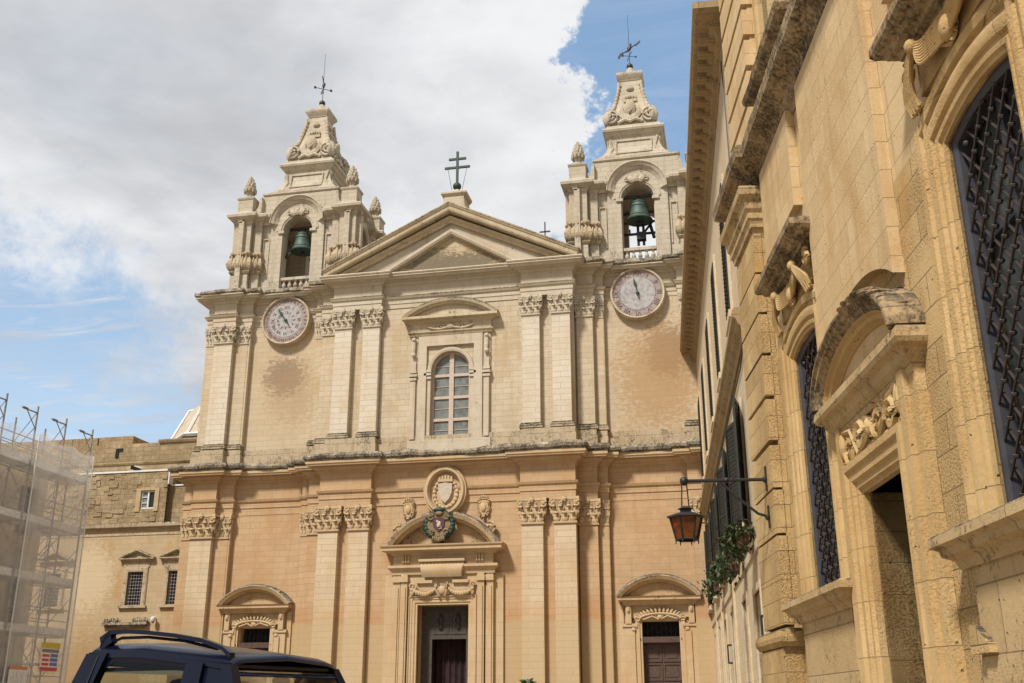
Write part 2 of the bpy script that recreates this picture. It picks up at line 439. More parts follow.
# ------------------------------------------------------------------ mesh builder
class MB:
    def __init__(s):
        s.v, s.f = [], []

    def add(s, vs, fs):
        o = len(s.v)
        s.v += [tuple(v) for v in vs]
        s.f += [tuple(i + o for i in f) for f in fs]
        return s

    def box(s, x0, x1, y0, y1, z0, z1):
        vs = [(x, y, z) for z in (z0, z1) for y in (y0, y1) for x in (x0, x1)]
        return s.add(vs, [(0, 2, 3, 1), (4, 5, 7, 6), (0, 1, 5, 4), (2, 6, 7, 3), (0, 4, 6, 2), (1, 3, 7, 5)])

    def obox(s, c, sx, sy, sz, rz=0.0, rx=0.0, ry=0.0):
        m = Matrix.Translation(c) @ Matrix.Rotation(rz, 4, 'Z') @ Matrix.Rotation(ry, 4, 'Y') @ Matrix.Rotation(rx, 4, 'X')
        t = MB().box(-sx / 2, sx / 2, -sy / 2, sy / 2, -sz / 2, sz / 2)
        return s.add([m @ Vector(v) for v in t.v], t.f)

    def prism(s, poly, y0, y1):
        """polygon in x-z pushed from y0 (front) to y1"""
        n = len(poly)
        vs = [(x, y0, z) for x, z in poly] + [(x, y1, z) for x, z in poly]
        fs = [tuple(range(n)), tuple(range(2 * n - 1, n - 1, -1))]
        fs += [(i, i + n, (i + 1) % n + n, (i + 1) % n) for i in range(n)]
        return s.add(vs, fs)

    def prism_x(s, poly, x0, x1):
        n = len(poly)
        vs = [(x0, y, z) for y, z in poly] + [(x1, y, z) for y, z in poly]
        fs = [tuple(range(n)), tuple(range(2 * n - 1, n - 1, -1))]
        fs += [(i, i + n, (i + 1) % n + n, (i + 1) % n) for i in range(n)]
        return s.add(vs, fs)

    def prism_z(s, poly, z0, z1):
        n = len(poly)
        vs = [(x, y, z0) for x, y in poly] + [(x, y, z1) for x, y in poly]
        fs = [tuple(range(n)), tuple(range(2 * n - 1, n - 1, -1))]
        fs += [(i, i + n, (i + 1) % n + n, (i + 1) % n) for i in range(n)]
        return s.add(vs, fs)

    def _strip(s, rows, closed=False, caps=True):
        n = len(rows[0])
        vs = [p for r in rows for p in r]
        fs = []
        m = len(rows)
        for i in range(m if closed else m - 1):
            j = (i + 1) % m
            for k in range(n - 1):
                fs.append((i * n + k, j * n + k, j * n + k + 1, i * n + k + 1))
        if caps and not closed:
            fs.append(tuple(range(n)))
            fs.append(tuple((m - 1) * n + k for k in range(n - 1, -1, -1)))
        return s.add(vs, fs)

    @staticmethod
    def _mitre(path, closed, left):
        n = len(path)
        out = []
        for i in range(n):
            ns = []
            for a, b in ((i - 1, i), (i, i + 1)):
                if not closed and (a < 0 or b >= n):
                    continue
                p, q = path[a % n], path[b % n]
                d = Vector((q[0] - p[0], q[1] - p[1]))
                if d.length < 1e-9:
                    continue
                d.normalize()
                ns.append(Vector((-d.y, d.x)) if left else Vector((d.y, -d.x)))
            if not ns:
                out.append(out[-1] if out else Vector((0, 1)))
            elif len(ns) == 1:
                out.append(ns[0])
            else:
                out.append((ns[0] + ns[1]) / max(0.25, 1 + ns[0].dot(ns[1])))
        return out

    def sweep_h(s, path, prof, closed=False):
        """moulding profile (out, z) carried along a plan path; outward is to the right of travel"""
        ms = MB._mitre(path, closed, False)
        return s._strip([[(p[0] + m.x * o, p[1] + m.y * o, z) for o, z in prof] for p, m in zip(path, ms)], closed)

    def sweep_v(s, path, prof, y0):
        """moulding profile (n, proj) carried along an x-z path; n is to the left of travel (up), proj towards -y"""
        ms = MB._mitre(path, False, True)
        return s._strip([[(p[0] + m.x * o, y0 - pr, p[1] + m.y * o) for o, pr in prof] for p, m in zip(path, ms)])

    def lathe(s, c, prof, seg=16, sq=(1, 1)):
        rows = []
        for r, z in prof:
            rows.append([(c[0] + r * sq[0] * math.cos(2 * PI * k / seg), c[1] + r * sq[1] * math.sin(2 * PI * k / seg), c[2] + z) for k in range(seg)])
        vs = [p for r in rows for p in r]
        fs = []
        for i in range(len(rows) - 1):
            for k in range(seg):
                k2 = (k + 1) % seg
                fs.append((i * seg + k, i * seg + k2, (i + 1) * seg + k2, (i + 1) * seg + k))
        fs.append(tuple(range(seg - 1, -1, -1)))
        fs.append(tuple((len(rows) - 1) * seg + k for k in range(seg)))
        return s.add(vs, fs)

    def tube(s, pts, r, seg=6, r2=None):
        pts = [Vector(p) for p in pts]
        n = len(pts)
        rows = []
        up = Vector((0, 0, 1))
        for i, p in enumerate(pts):
            d = (pts[min(i + 1, n - 1)] - pts[max(i - 1, 0)]).normalized()
            a = d.cross(up)
            if a.length < 1e-3:
                a = d.cross(Vector((0, 1, 0)))
            a.normalize()
            b = d.cross(a)
            rr = r if r2 is None else r + (r2 - r) * i / max(1, n - 1)
            rows.append([p + a * rr * math.cos(2 * PI * k / seg) + b * rr * math.sin(2 * PI * k / seg) for k in range(seg)])
        vs = [p for q in rows for p in q]
        fs = []
        for i in range(n - 1):
            for k in range(seg):
                k2 = (k + 1) % seg
                fs.append((i * seg + k, (i + 1) * seg + k, (i + 1) * seg + k2, i * seg + k2))
        fs.append(tuple(range(seg)))
        fs.append(tuple((n - 1) * seg + k for k in range(seg - 1, -1, -1)))
        return s.add(vs, fs)

    def blob(s, c, r, seg=8, rings=5, rot=0.0, tilt=0.0):
        m = Matrix.Translation(c) @ Matrix.Rotation(rot, 4, 'Y') @ Matrix.Rotation(tilt, 4, 'X')
        vs = [(0, 0, -1)]
        for i in range(1, rings):
            t = PI * i / rings - PI / 2
            for k in range(seg):
                a = 2 * PI * k / seg
                vs.append((math.cos(t) * math.cos(a), math.cos(t) * math.sin(a), math.sin(t)))
        vs.append((0, 0, 1))
        fs = []
        for k in range(seg):
            k2 = (k + 1) % seg
            fs.append((0, 1 + k2, 1 + k))
            for i in range(rings - 2):
                a = 1 + i * seg
                fs.append((a + k, a + k2, a + seg + k2, a + seg + k))
            a = 1 + (rings - 2) * seg
            fs.append((a + k, a + k2, len(vs) - 1))
        return s.add([m @ Vector((v[0] * r[0], v[1] * r[1], v[2] * r[2])) for v in vs], fs)

    def leaf(s, c, ln, w, rot, lift=0.05):
        """pointed carved leaf lying on a wall (x-z plane), raised along its midrib, tip curling out"""
        cr, sr = math.cos(rot), math.sin(rot)
        pts = []
        for t, k in ((0, .25), (.25, .85), (.5, 1.0), (.75, .7), (1.0, .04)):
            for e, h in ((-1, 0), (-.5, .75), (0, .55), (.5, .75), (1, 0)):
                x, z = e * w * k * .5, t * ln
                y = -lift * h * (1 + .9 * t * t) - (0.05 * t ** 3)
                pts.append((c[0] + cr * x - sr * z, c[1] + y, c[2] + sr * x + cr * z))
        fs = [(i * 5 + j, i * 5 + j + 1, i * 5 + j + 6, i * 5 + j + 5) for i in range(4) for j in range(4)]
        return s.add(pts, fs)

    def spiral(s, cx, cz, y, r, turns=1.4, d=1, start=0.0, tr=0.04, r0=0.15, n=16):
        pts = []
        for i in range(n + 1):
            t = i / n
            a = start + d * turns * 2 * PI * t
            q = r * (1 - t * (1 - r0))
            pts.append((cx + q * math.cos(a), y, cz + q * math.sin(a)))
        return s.tube(pts, tr, 5)

    def wall(s, y, x0, x1, z0, z1, holes=(), depth=0.3, back=False):
        """front skin at y with openings (x0,x1,z0,z1,arch) and their reveals going back by depth"""
        xs = sorted({x0, x1, *[h[0] for h in holes], *[h[1] for h in holes]})
        zs = sorted({z0, z1, *[h[2] for h in holes], *[h[3] for h in holes]})
        xs = [a for a in xs if x0 <= a <= x1]
        zs = [a for a in zs if z0 <= a <= z1]
        for a, b in zip(xs, xs[1:]):
            for c, e in zip(zs, zs[1:]):
                mx, mz = (a + b) / 2, (c + e) / 2
                if any(h[0] < mx < h[1] and h[2] < mz < h[3] for h in holes):
                    continue
                s.add([(a, y, c), (b, y, c), (b, y, e), (a, y, e)], [(0, 1, 2, 3)])
                if back:
                    s.add([(a, y + depth, c), (b, y + depth, c), (b, y + depth, e), (a, y + depth, e)], [(3, 2, 1, 0)])
        for h in holes:
            a, b, c, e = h[:4]
            arch = len(h) > 4 and h[4]
            if arch:
                r = (b - a) / 2
                cz, cx = e - r, (a + b) / 2
                n = 18
                arc = [(cx + r * math.cos(PI - PI * i / n), cz + r * math.sin(PI - PI * i / n)) for i in range(n + 1)]
                for i in range(n):
                    p, q = arc[i], arc[i + 1]
                    s.add([(p[0], y, p[1]), (q[0], y, q[1]), (q[0], y, e), (p[0], y, e)], [(0, 1, 2, 3)])
                    if back:
                        s.add([(p[0], y + depth, p[1]), (q[0], y + depth, q[1]), (q[0], y + depth, e), (p[0], y + depth, e)], [(3, 2, 1, 0)])
                    s.add([(p[0], y, p[1]), (q[0], y, q[1]), (q[0], y + depth, q[1]), (p[0], y + depth, p[1])], [(3, 2, 1, 0)])
                top = cz
            else:
                top = e
                s.add([(a, y, e), (b, y, e), (b, y + depth, e), (a, y + depth, e)], [(3, 2, 1, 0)])
            s.add([(a, y, c), (a, y + depth, c), (a, y + depth, top), (a, y, top)], [(0, 1, 2, 3)])
            s.add([(b, y, c), (b, y, top), (b, y + depth, top), (b, y + depth, c)], [(0, 1, 2, 3)])
            if c > z0 + 1e-6:
                s.add([(a, y, c), (b, y, c), (b, y + depth, c), (a, y + depth, c)], [(0, 1, 2, 3)])
        return s

    def mesh(s, name, mat, smooth=None):
        me = bpy.data.meshes.new(name)
        me.from_pydata(s.v, [], s.f)
        bm = bmesh.new()
        bm.from_mesh(me)
        bmesh.ops.remove_doubles(bm, verts=bm.verts, dist=1e-5)
        bmesh.ops.recalc_face_normals(bm, faces=bm.faces)
        bm.to_mesh(me)
        bm.free()
        for m in (mat if isinstance(mat, (list, tuple)) else [mat]):
            me.materials.append(m)
        if smooth is not None:
            me.set_sharp_from_angle(angle=R(smooth))
        else:
            me.shade_flat() if hasattr(me, 'shade_flat') else None
        return me

    def build(s, name, mat, parent=None, smooth=None, label=None, stuff=False):
        o = bpy.data.objects.new(name, s.mesh(name, mat, smooth))
        COL.objects.link(o)
        o.parent = parent
        if label:
            o['label'] = label
        if stuff:
            o['kind'] = 'stuff'
        return o


def thing(name, label, cat, loc=(0, 0, 0), rz=0.0, group=None):
    o = bpy.data.objects.new(name, None)
    COL.objects.link(o)
    o.location = loc
    o.rotation_euler = (0, 0, rz)
    o['label'], o['category'] = label, cat
    if group:
        o['group'] = group
    return o


def part_empty(name, parent, loc=(0, 0, 0)):
    o = bpy.data.objects.new(name, None)
    COL.objects.link(o)
    o.parent = parent
    o.location = loc
    return o


def tag(o, label, cat, group=None):
    o['label'], o['category'] = label, cat
    if group:
        o['group'] = group
    return o


def inst(name, me, parent, loc=(0, 0, 0), sc=(1, 1, 1), rz=0.0):
    o = bpy.data.objects.new(name, me)
    COL.objects.link(o)
    o.parent = parent
    o.location, o.scale = loc, sc
    o.rotation_euler = (0, 0, rz)
    return o


def arc(cx, cz, r, a0, a1, n=20):
    return [(cx + r * math.cos(R(a0 + (a1 - a0) * i / n)), cz + r * math.sin(R(a0 + (a1 - a0) * i / n))) for i in range(n + 1)]


def smooth_line(pts, n=4):
    pts = [Vector(p) for p in pts]
    out = []
    for i in range(len(pts) - 1):
        p0, p1, p2, p3 = pts[max(i - 1, 0)], pts[i], pts[i + 1], pts[min(i + 2, len(pts) - 1)]
        for k in range(n):
            t = k / n
            out.append(0.5 * ((2 * p1) + (p2 - p0) * t + (2 * p0 - 5 * p1 + 4 * p2 - p3) * t * t + (3 * p1 - p0 - 3 * p2 + p3) * t ** 3))
    out.append(pts[-1])
    return out


def segarc(x0, x1, z0, rise, n=20):
    """points of a segmental arc from (x0,z0) over to (x1,z0)"""
    c = (x1 - x0) / 2
    r = (c * c + rise * rise) / (2 * rise)
    a = math.degrees(math.asin(min(1, c / r)))
    return arc((x0 + x1) / 2, z0 + rise - r, r, 90 + a, 90 - a, n)

# ------------------------------------------------------------------ ground
def build_ground():
    m, g, b = new_mat('square_paving')
    tc = g.n('ShaderNodeTexCoord')
    br = g.n('ShaderNodeTexBrick')
    g.L.new(tc.outputs['Object'], br.inputs['Vector'])
    g.put(br.inputs['Color1'], (0.33, 0.28, 0.21))
    g.put(br.inputs['Color2'], (0.28, 0.235, 0.175))
    g.put(br.inputs['Mortar'], (0.14, 0.12, 0.09))
    br.inputs['Scale'].default_value = 1.0
    br.inputs['Brick Width'].default_value = 0.8
    br.inputs['Row Height'].default_value = 0.45
    br.inputs['Mortar Size'].default_value = 0.01
    n = g.noise(tc.outputs['Object'], 0.8, 6, 0.65)
    g.L.new(g.mix(g.step(n, 0.4, 0.7), br.outputs['Color'], (0.20, 0.17, 0.125)), b.inputs['Base Color'])
    b.inputs['Roughness'].default_value = 0.8
    mb = MB()
    mb.add([(-900, -900, 0), (900, -900, 0), (900, 900, 0), (-900, 900, 0)], [(0, 1, 2, 3)])
    o = mb.build('ground', m)
    o['kind'] = 'structure'


build_ground()

# ================================================================== CATHEDRAL
XC = -13.942
CATH = thing('cathedral', 'baroque cathedral with twin bell towers, two clock dials and a triangular pediment closing the square', 'cathedral', (XC, 50, 0))

# plan of the facade (x, y of the wall face), left to right; y grows away from the square
HALF = [(3.85, 0.32), (3.85, 0.0), (6.55, 0.0), (6.55, 0.85), (7.5, 0.85), (7.5, 1.2), (8.0, 1.2), (8.0, 1.5),
        (11.9, 1.5), (11.9, 1.2), (12.75, 1.2), (12.75, 0.9), (14.05, 0.9), (14.05, 1.2), (14.7, 1.2)]
PLAN = [(-x, y) for x, y in reversed(HALF)] + HALF
FULL = [(-14.7, 9.0)] + PLAN + [(14.7, 9.0)]


def shift(path, dy):
    return [(x, y + dy) for x, y in path]


# ---- lower walls with the three doorway openings
DOORZ = 6.27
mb = MB()
mb.wall(0.34, -3.86, 3.86, 0, 11.2, [(-1.27, 1.27, 0, DOORZ)], 0.75)
mb.wall(1.5, -11.95, -7.95, 0, 11.2, [(-11.02, -9.42, 0, 5.42)], 0.55)
mb.wall(1.5, 7.95, 11.95, 0, 11.2, [(9.36, 11.1, 0, 5.42)], 0.55)
for sgn in (-1, 1):
    def bx(x0, x1, y0, y1, z0=0.0, z1=11.2):
        mb.box(min(sgn * x0, sgn * x1), max(sgn * x0, sgn * x1), y0, y1, z0, z1)
    bx(3.84, 6.5, 0.34, 3.0)
    bx(6.5, 7.5, 1.05, 3.0)
    bx(7.5, 8.0, 1.2, 3.0)
    bx(11.9, 12.8, 1.2, 3.0)
    bx(12.8, 14.0, 1.08, 3.0)
    bx(14.0, 14.7, 1.2, 3.0)
mb.build('lower_wall', M['ochre'], CATH)

# body of the church behind the facade
mb = MB()
for sgn in (-1, 1):
    mb.box(min(sgn * 7.9, sgn * 14.6), max(sgn * 7.9, sgn * 14.6), 3.0, 9.0, 0, 23.6)
mb.box(-7.9, -2.0, 3.2, 26, 0, 22)
mb.box(2.0, 7.9, 3.2, 26, 0, 22)
mb.box(-2.0, 2.0, 3.4, 26, 6.6, 22)
mb.box(-14.0, 14.0, 26, 40, 0, 20)
mb.build('nave_wall', M['town'], CATH)
mb = MB()
mb.prism([(-8.2, 22.0), (8.2, 22.0), (0, 24.6)], 3.5, 26)
mb.build('nave_roof', M['palace'], CATH)

# ---- pilasters: shaft, base and carved capital
def capital_mesh(name, mat):
    """unit capital: x -0.5..0.5 across the shaft, z 0..1, front of shaft at y=0, body goes to y=0.55"""
    mb = MB()
    # bell, flaring upward
    rows = []
    for z, k in ((0.0, 0.5), (0.5, 0.5), (0.75, 0.54), (0.88, 0.6)):
        rows.append([(-k, 0.5, z), (-k, 0.0 - (k - 0.5), z), (k, 0.0 - (k - 0.5), z), (k, 0.5, z)])
    mb._strip(rows, False, True)
    mb.box(-0.56, 0.56, -0.07, 0.45, -0.04, 0.035)
    # abacus with hollow front
    fr = [(-0.70, -0.2), (-0.35, -0.09), (0, -0.06), (0.35, -0.09), (0.70, -0.2), (0.70, 0.45), (-0.70, 0.45)]
    mb.prism_z(fr, 0.9, 1.0)
    # acanthus leaves, two rows: stem, ribs and curled tip
    for row, (zb, h, xs) in enumerate(((0.03, 0.36, (-0.38, 0.0, 0.38)), (0.30, 0.36, (-0.2, 0.2, -0.52, 0.52)))):
        for x in xs:
            w = 0.17
            mb.blob((x, -0.03, zb + h * 0.42), (w, 0.055, h * 0.5), 8, 5)
            for q in (-1, 1):
                mb.blob((x + q * w * 0.75, -0.035, zb + h * 0.62), (0.055, 0.05, h * 0.28), 6, 4, rot=q * 0.5)
            mb.blob((x, -0.15, zb + h * 0.98), (w * 0.62, 0.085, 0.055), 7, 4, tilt=0.5)
            mb.blob((x, -0.11, zb + h * 0.78), (w * 0.32, 0.05, h * 0.25), 6, 4)
    # volutes at the corners and helices in the middle
    for q in (-1, 1):
        mb.spiral(q * 0.56, 0.75, -0.17, 0.155, 1.6, -q, PI / 2, 0.048, 0.12, 18)
        mb.blob((q * 0.56, -0.19, 0.75), (0.06, 0.06, 0.06), 6, 4)
        mb.spiral(q * 0.17, 0.78, -0.09, 0.09, 1.2, q, PI / 2, 0.034, 0.15, 12)
        mb.tube([(q * 0.3, -0.05, 0.4), (q * 0.36, -0.08, 0.6), (q * 0.5, -0.15, 0.9)], 0.04, 5)
        mb.blob((q * 0.60, 0.18, 0.72), (0.1, 0.16, 0.12), 6, 4)
        mb.blob((q * 0.56, 0.16, 0.35), (0.07, 0.14, 0.17), 6, 4)
    mb.blob((0, -0.13, 0.93), (0.13, 0.09, 0.11), 8, 5)
    for k in range(5):
        a = 2 * PI * k / 5
        mb.blob((0.09 * math.cos(a), -0.17, 0.93 + 0.09 * math.sin(a)), (0.05, 0.035, 0.05), 5, 4)
    return mb.mesh(name, mat, 50)


CAPM = {'lo': capital_mesh('capital_honey', M['trim']), 'up': capital_mesh('capital_pale', M['trim_pale'])}


def pilaster(x, w, yf, depth, zb, zn, zt, base_z, mats, cap, flank=False):
    p = MB()
    # shaft, very slightly diminished
    t = 0.985
    p.add([(x - w / 2, yf, zb), (x + w / 2, yf, zb), (x + w / 2 * t, yf + .005, zn), (x - w / 2 * t, yf + .005, zn),
           (x - w / 2, yf + depth, zb), (x + w / 2, yf + depth, zb), (x + w / 2 * t, yf + depth, zn), (x - w / 2 * t, yf + depth, zn)],
          [(0, 1, 2, 3), (1, 5, 6, 2), (4, 0, 3, 7), (5, 4, 7, 6)])
    o = p.build('pilaster', M[mats], CATH)
    b = MB()
    pr = [(0.0, 0), (0.14, 0), (0.14, 0.16), (0.10, 0.2), (0.12, 0.25), (0.12, 0.33), (0.06, 0.38), (0.05, 0.42), (0.08, 0.47), (0.03, 0.52), (0.0, 0.54)]
    k = (zb - base_z) / 0.54
    b.sweep_h([(x - w / 2, yf + depth), (x - w / 2, yf), (x + w / 2, yf), (x + w / 2, yf + depth)], [(q, base_z + z * k) for q, z in pr])
    b.build('pilaster_base', M['base_dark'] if zb > 10 else M[mats], o)
    inst('capital', CAPM[cap], o, (x, yf, zn), (w * t, w * t, (zt - zn)))
    return o


LOW = dict(zb=2.1, zn=10.0, zt=11.2, base_z=1.5, mats='ochre_pil', cap='lo')
for sgn in (-1, 1):
    for xc in (4.42, 6.02):
        pilaster(sgn * xc, 1.06, 0.0, 0.34, **LOW)
    d2 = dict(LOW, mats='ochre')
    pilaster(sgn * 7.03, 0.92, 0.85, 0.3, **d2)
    pilaster(sgn * 7.76, 0.44, 1.18, 0.3, **d2)
    pilaster(sgn * 13.4, 1.22, 0.88, 0.3, **LOW)
    pilaster(sgn * 12.36, 0.74, 1.18, 0.3, **d2)
    pilaster(sgn * 14.36, 0.60, 1.18, 0.3, **d2)

# pedestal course under the lower order
mb = MB()
ped_prof = [(0.0, 0), (0.16, 0), (0.16, 0.5), (0.1, 0.58), (0.1, 1.25), (0.17, 1.32), (0.17, 1.45), (0.0, 1.5)]
L_out = [(-14.7, 9.0)] + [p for p in PLAN if p[0] <= -11.9]
mb.sweep_h(L_out + [(-11.9, 1.5)], ped_prof)
mid = [p for p in PLAN if -8.0 <= p[0] <= -3.8]
mb.sweep_h(mid, ped_prof)
mb.sweep_h([(-x, y) for x, y in reversed(mid)], ped_prof)
mb.sweep_h([(11.9, 1.5)] + [p for p in PLAN if p[0] >= 11.9] + [(14.7, 9.0)], ped_prof)
mb.build('pedestal_course', M['ochre'], CATH)

# ---- lower entablature (architrave, frieze, bed mould) and its blackened cornice
ent = [(-0.3, 11.19), (0.02, 11.19), (0.02, 11.55), (0.06, 11.56), (0.06, 11.82), (0.13, 11.88), (0.17, 11.99), (0.02, 12.03), (0.02, 12.82),
       (0.10, 12.88), (0.14, 12.98), (0.24, 13.02), (0.32, 13.10), (0.36, 13.16), (0.36, 13.2), (-0.3, 13.22)]
MB().sweep_h(FULL, ent).build('entablature', M['ochre'], CATH)
cor = [(-0.3, 13.205), (0.58, 13.205), (0.60, 13.30), (0.64, 13.31), (0.64, 13.44), (-0.3, 13.46)]
MB().sweep_h(FULL, cor).build('cornice_soffit', M['trim'], CATH)


def ragged(path, prof, amp=0.02, step=0.35, seed=3):
    """carry a profile along a path split into short lengths whose edge is chipped and uneven"""
    rnd = random.Random(seed)
    pts = []
    for a, b in zip(path, path[1:]):
        n = max(1, int(math.dist(a, b) / step))
        for i in range(n):
            pts.append((a[0] + (b[0] - a[0]) * i / n, a[1] + (b[1] - a[1]) * i / n))
    pts.append(path[-1])
    ms = MB._mitre(pts, False, False)
    rows = []
    z0 = prof[0][1]
    wear, target, left_ = 1.0, 1.0, 0
    for p, m in zip(pts, ms):
        if left_ <= 0:
            target, left_ = rnd.choice((1.0, 1.0, 0.85, 0.7, 1.12)), rnd.randint(1, 5)
        left_ -= 1
        wear += (target - wear) * 0.75
        jo, jz = rnd.uniform(-amp, amp), rnd.uniform(-amp, amp)
        k = 1.0 if amp < 0.03 else wear
        rows.append([(p[0] + m.x * (o + (jo if o > 0 else 0)), p[1] + m.y * (o + (jo if o > 0 else 0)), z0 + (z - z0) * k + (jz if o > 0.1 and z > z0 + .02 else 0)) for o, z in prof])
    return MB()._strip(rows)


lip = [(-0.3, 13.45), (0.64, 13.45), (0.66, 13.54), (0.74, 13.56), (0.78, 13.70), (0.70, 13.86), (0.45, 13.90), (-0.3, 13.95)]
ragged(FULL, lip, 0.035, 0.4).build('cornice_lip', M['black'], CATH)

# ---- blocking course / attic plinth on which the upper order stands
UP = 0.40          # the upper storey sits this much further back
PL2 = shift(FULL, UP - 0.1)
bl = [(-0.3, 13.74), (0.06, 13.74), (0.06, 14.45), (0.02, 14.5), (0.02, 14.78), (-0.3, 14.82)]
MB().sweep_h([(-14.7, 9.0)] + shift(PLAN, UP - 0.1) + [(14.7, 9.0)], bl).build('blocking_course', M['sooty'], CATH)

# ---- upper walls
Y2 = 0.34 + UP
mb = MB()
mb.wall(Y2, -3.86, 3.86, 13.7, 22.0, [(-1.04, 1.04, 14.55, 19.32, True)], 0.45)
for sgn in (-1, 1):
    def bx(x0, x1, y0, y1, z0=13.7, z1=22.0):
        mb.box(min(sgn * x0, sgn * x1), max(sgn * x0, sgn * x1), y0, y1, z0, z1)
    bx(3.84, 6.5, Y2, 3.0)
    bx(6.5, 7.5, 1.05 + UP, 3.0)
    bx(7.5, 8.0, 1.2 + UP, 3.0)
    bx(7.95, 11.95, 1.5 + UP, 3.0)
    bx(11.9, 12.8, 1.2 + UP, 3.0)
    bx(12.8, 14.0, 1.1 + UP, 3.0)
    bx(14.0, 14.55, 1.2 + UP, 3.0)
mb.build('upper_wall', M['cream'], CATH)
UPP = dict(zb=15.12, zn=20.9, zt=21.95, base_z=14.82, mats='cream_pil', cap='up')
for sgn in (-1, 1):
    for xc, w in ((4.335, 0.93), (5.92, 0.95)):
        pilaster(sgn * xc, w, UP, 0.34, **UPP)
    d2 = dict(UPP, mats='cream')
    pilaster(sgn * 7.03, 0.86, 0.85 + UP, 0.3, **d2)
    pilaster(sgn * 7.76, 0.42, 1.18 + UP, 0.3, **d2)
    pilaster(sgn * 13.35, 1.10, 0.88 + UP, 0.3, **UPP)
    pilaster(sgn * 12.36, 0.70, 1.18 + UP, 0.3, **d2)
    pilaster(sgn * 14.30, 0.50, 1.18 + UP, 0.3, **d2)

FU = [(x * (0.99 if abs(x) > 14.5 else 1), y) for x, y in shift(FULL, UP)]
ent2 = [(-0.3, 21.94), (0.02, 21.94), (0.02, 22.18), (0.05, 22.19), (0.05, 22.40), (0.12, 22.46), (0.17, 22.56), (0.17, 22.60), (0.02, 22.64), (0.02, 23.22),
        (0.10, 23.27), (0.14, 23.36), (0.25, 23.42), (0.30, 23.46), (-0.3, 23.47)]
MB().sweep_h(FU, ent2).build('entablature', M['trim_pale'], CATH)
MB().sweep_h(FU, [(-0.1, 22.57), (0.178, 22.57), (0.19, 22.585), (0.185, 22.625), (-0.1, 22.665)]).build('lichen_line', M['base_dark'], CATH)
# side bays get a heavy dark cornice; the middle carries the clean one of the pediment
cor2 = [(-0.3, 23.46), (0.50, 23.46), (0.54, 23.56), (0.62, 23.60), (0.62, 23.66), (-0.3, 23.68)]
MB().sweep_h(FU, cor2).build('cornice_soffit', M['trim_pale'], CATH)
lip2 = [(-0.3, 23.67), (0.63, 23.67), (0.70, 23.74), (0.68, 23.94), (0.4, 24.02), (-0.3, 24.06)]
ragged([p for p in FU if p[0] <= -6.5], lip2, 0.035, 0.4, 5).build('cornice_lip', M['black'], CATH)
ragged([p for p in FU if p[0] >= 6.5], lip2, 0.035, 0.4, 6).build('cornice_lip', M['black'], CATH)
lip3 = [(-0.3, 23.672), (0.64, 23.672), (0.68, 23.74), (0.66, 23.80), (-0.3, 23.86)]
MB().sweep_h([(-6.55, 0.85 + UP)] + [p for p in FU if abs(p[0]) < 6.5 or (abs(p[0]) == 6.55 and p[1] < 0.5)] + [(6.55, 0.85 + UP)], lip3).build('pediment_ledge', M['trim_pale'], CATH)

# ---- pediment
PED = part_empty('pediment', CATH)
mb = MB()
mb.prism([(-3.5, 23.84), (3.5, 23.84), (0.0, 25.86)], 0.62, 0.9)
mb.build('tympanum', M['tymp'], PED)
mb = MB()
mb.prism([(-6.6, 23.84), (-3.45, 23.84), (0, 25.84), (3.45, 23.84), (6.6, 23.84), (0.0, 27.1)], 0.44, 1.5)
mb.build('pediment_body', M['trim_pale'], PED)
rk = [(-6.86, 23.70), (0.0, 27.02), (6.86, 23.70)]
mb = MB()
mb.sweep_v(rk, [(-0.02, -0.8), (-0.02, 0.42), (0.03, 0.58), (0.10, 0.62), (0.26, 0.64), (0.31, 0.70), (0.42, 0.74), (0.46, 0.70), (0.50, -0.8)], UP)
mb.sweep_v([(-6.3, 23.84), (0, 26.78), (6.3, 23.84)], [(-0.22, 0.0), (-0.22, 0.14), (-0.10, 0.18), (-0.05, 0.3), (0.03, 0.42), (0.06, 0.0)], UP)
mb.build('raking_cornice', M['pale_dark'], PED)
mb = MB()
mb.sweep_v(rk, [(0.36, 0.73), (0.42, 0.755), (0.48, 0.72), (0.525, 0.5), (0.525, -0.3)], UP)
mb.build('lichen_capping', M['base_dark'], PED)
mb = MB()
mb.sweep_v([(-3.62, 23.84), (0.0, 25.96), (3.62, 23.84)], [(-0.05, -0.15), (-0.05, 0.06), (0.06, 0.12), (0.2, 0.12), (0.24, 0.0)], UP)
mb.build('tympanum_frame', M['trim_pale'], PED)
for sgn in (-1, 1):
    mb = MB()
    # broken coping stones lying on the slope behind the cornice
    rnd = random.Random(11 + sgn)
    for k in range(14):
        t = 0.1 + 0.85 * k / 14
        x = sgn * 7.0 * t
        mb.obox((x, UP + 0.5 + rnd.uniform(-.05, .05), 27.48 - 3.34 * t + rnd.uniform(-0.03, 0.05)), 0.5, 0.9, 0.2 + rnd.uniform(0, .1), 0, 0, sgn * 0.445)
    mb.build('coping', M['sooty'], PED)
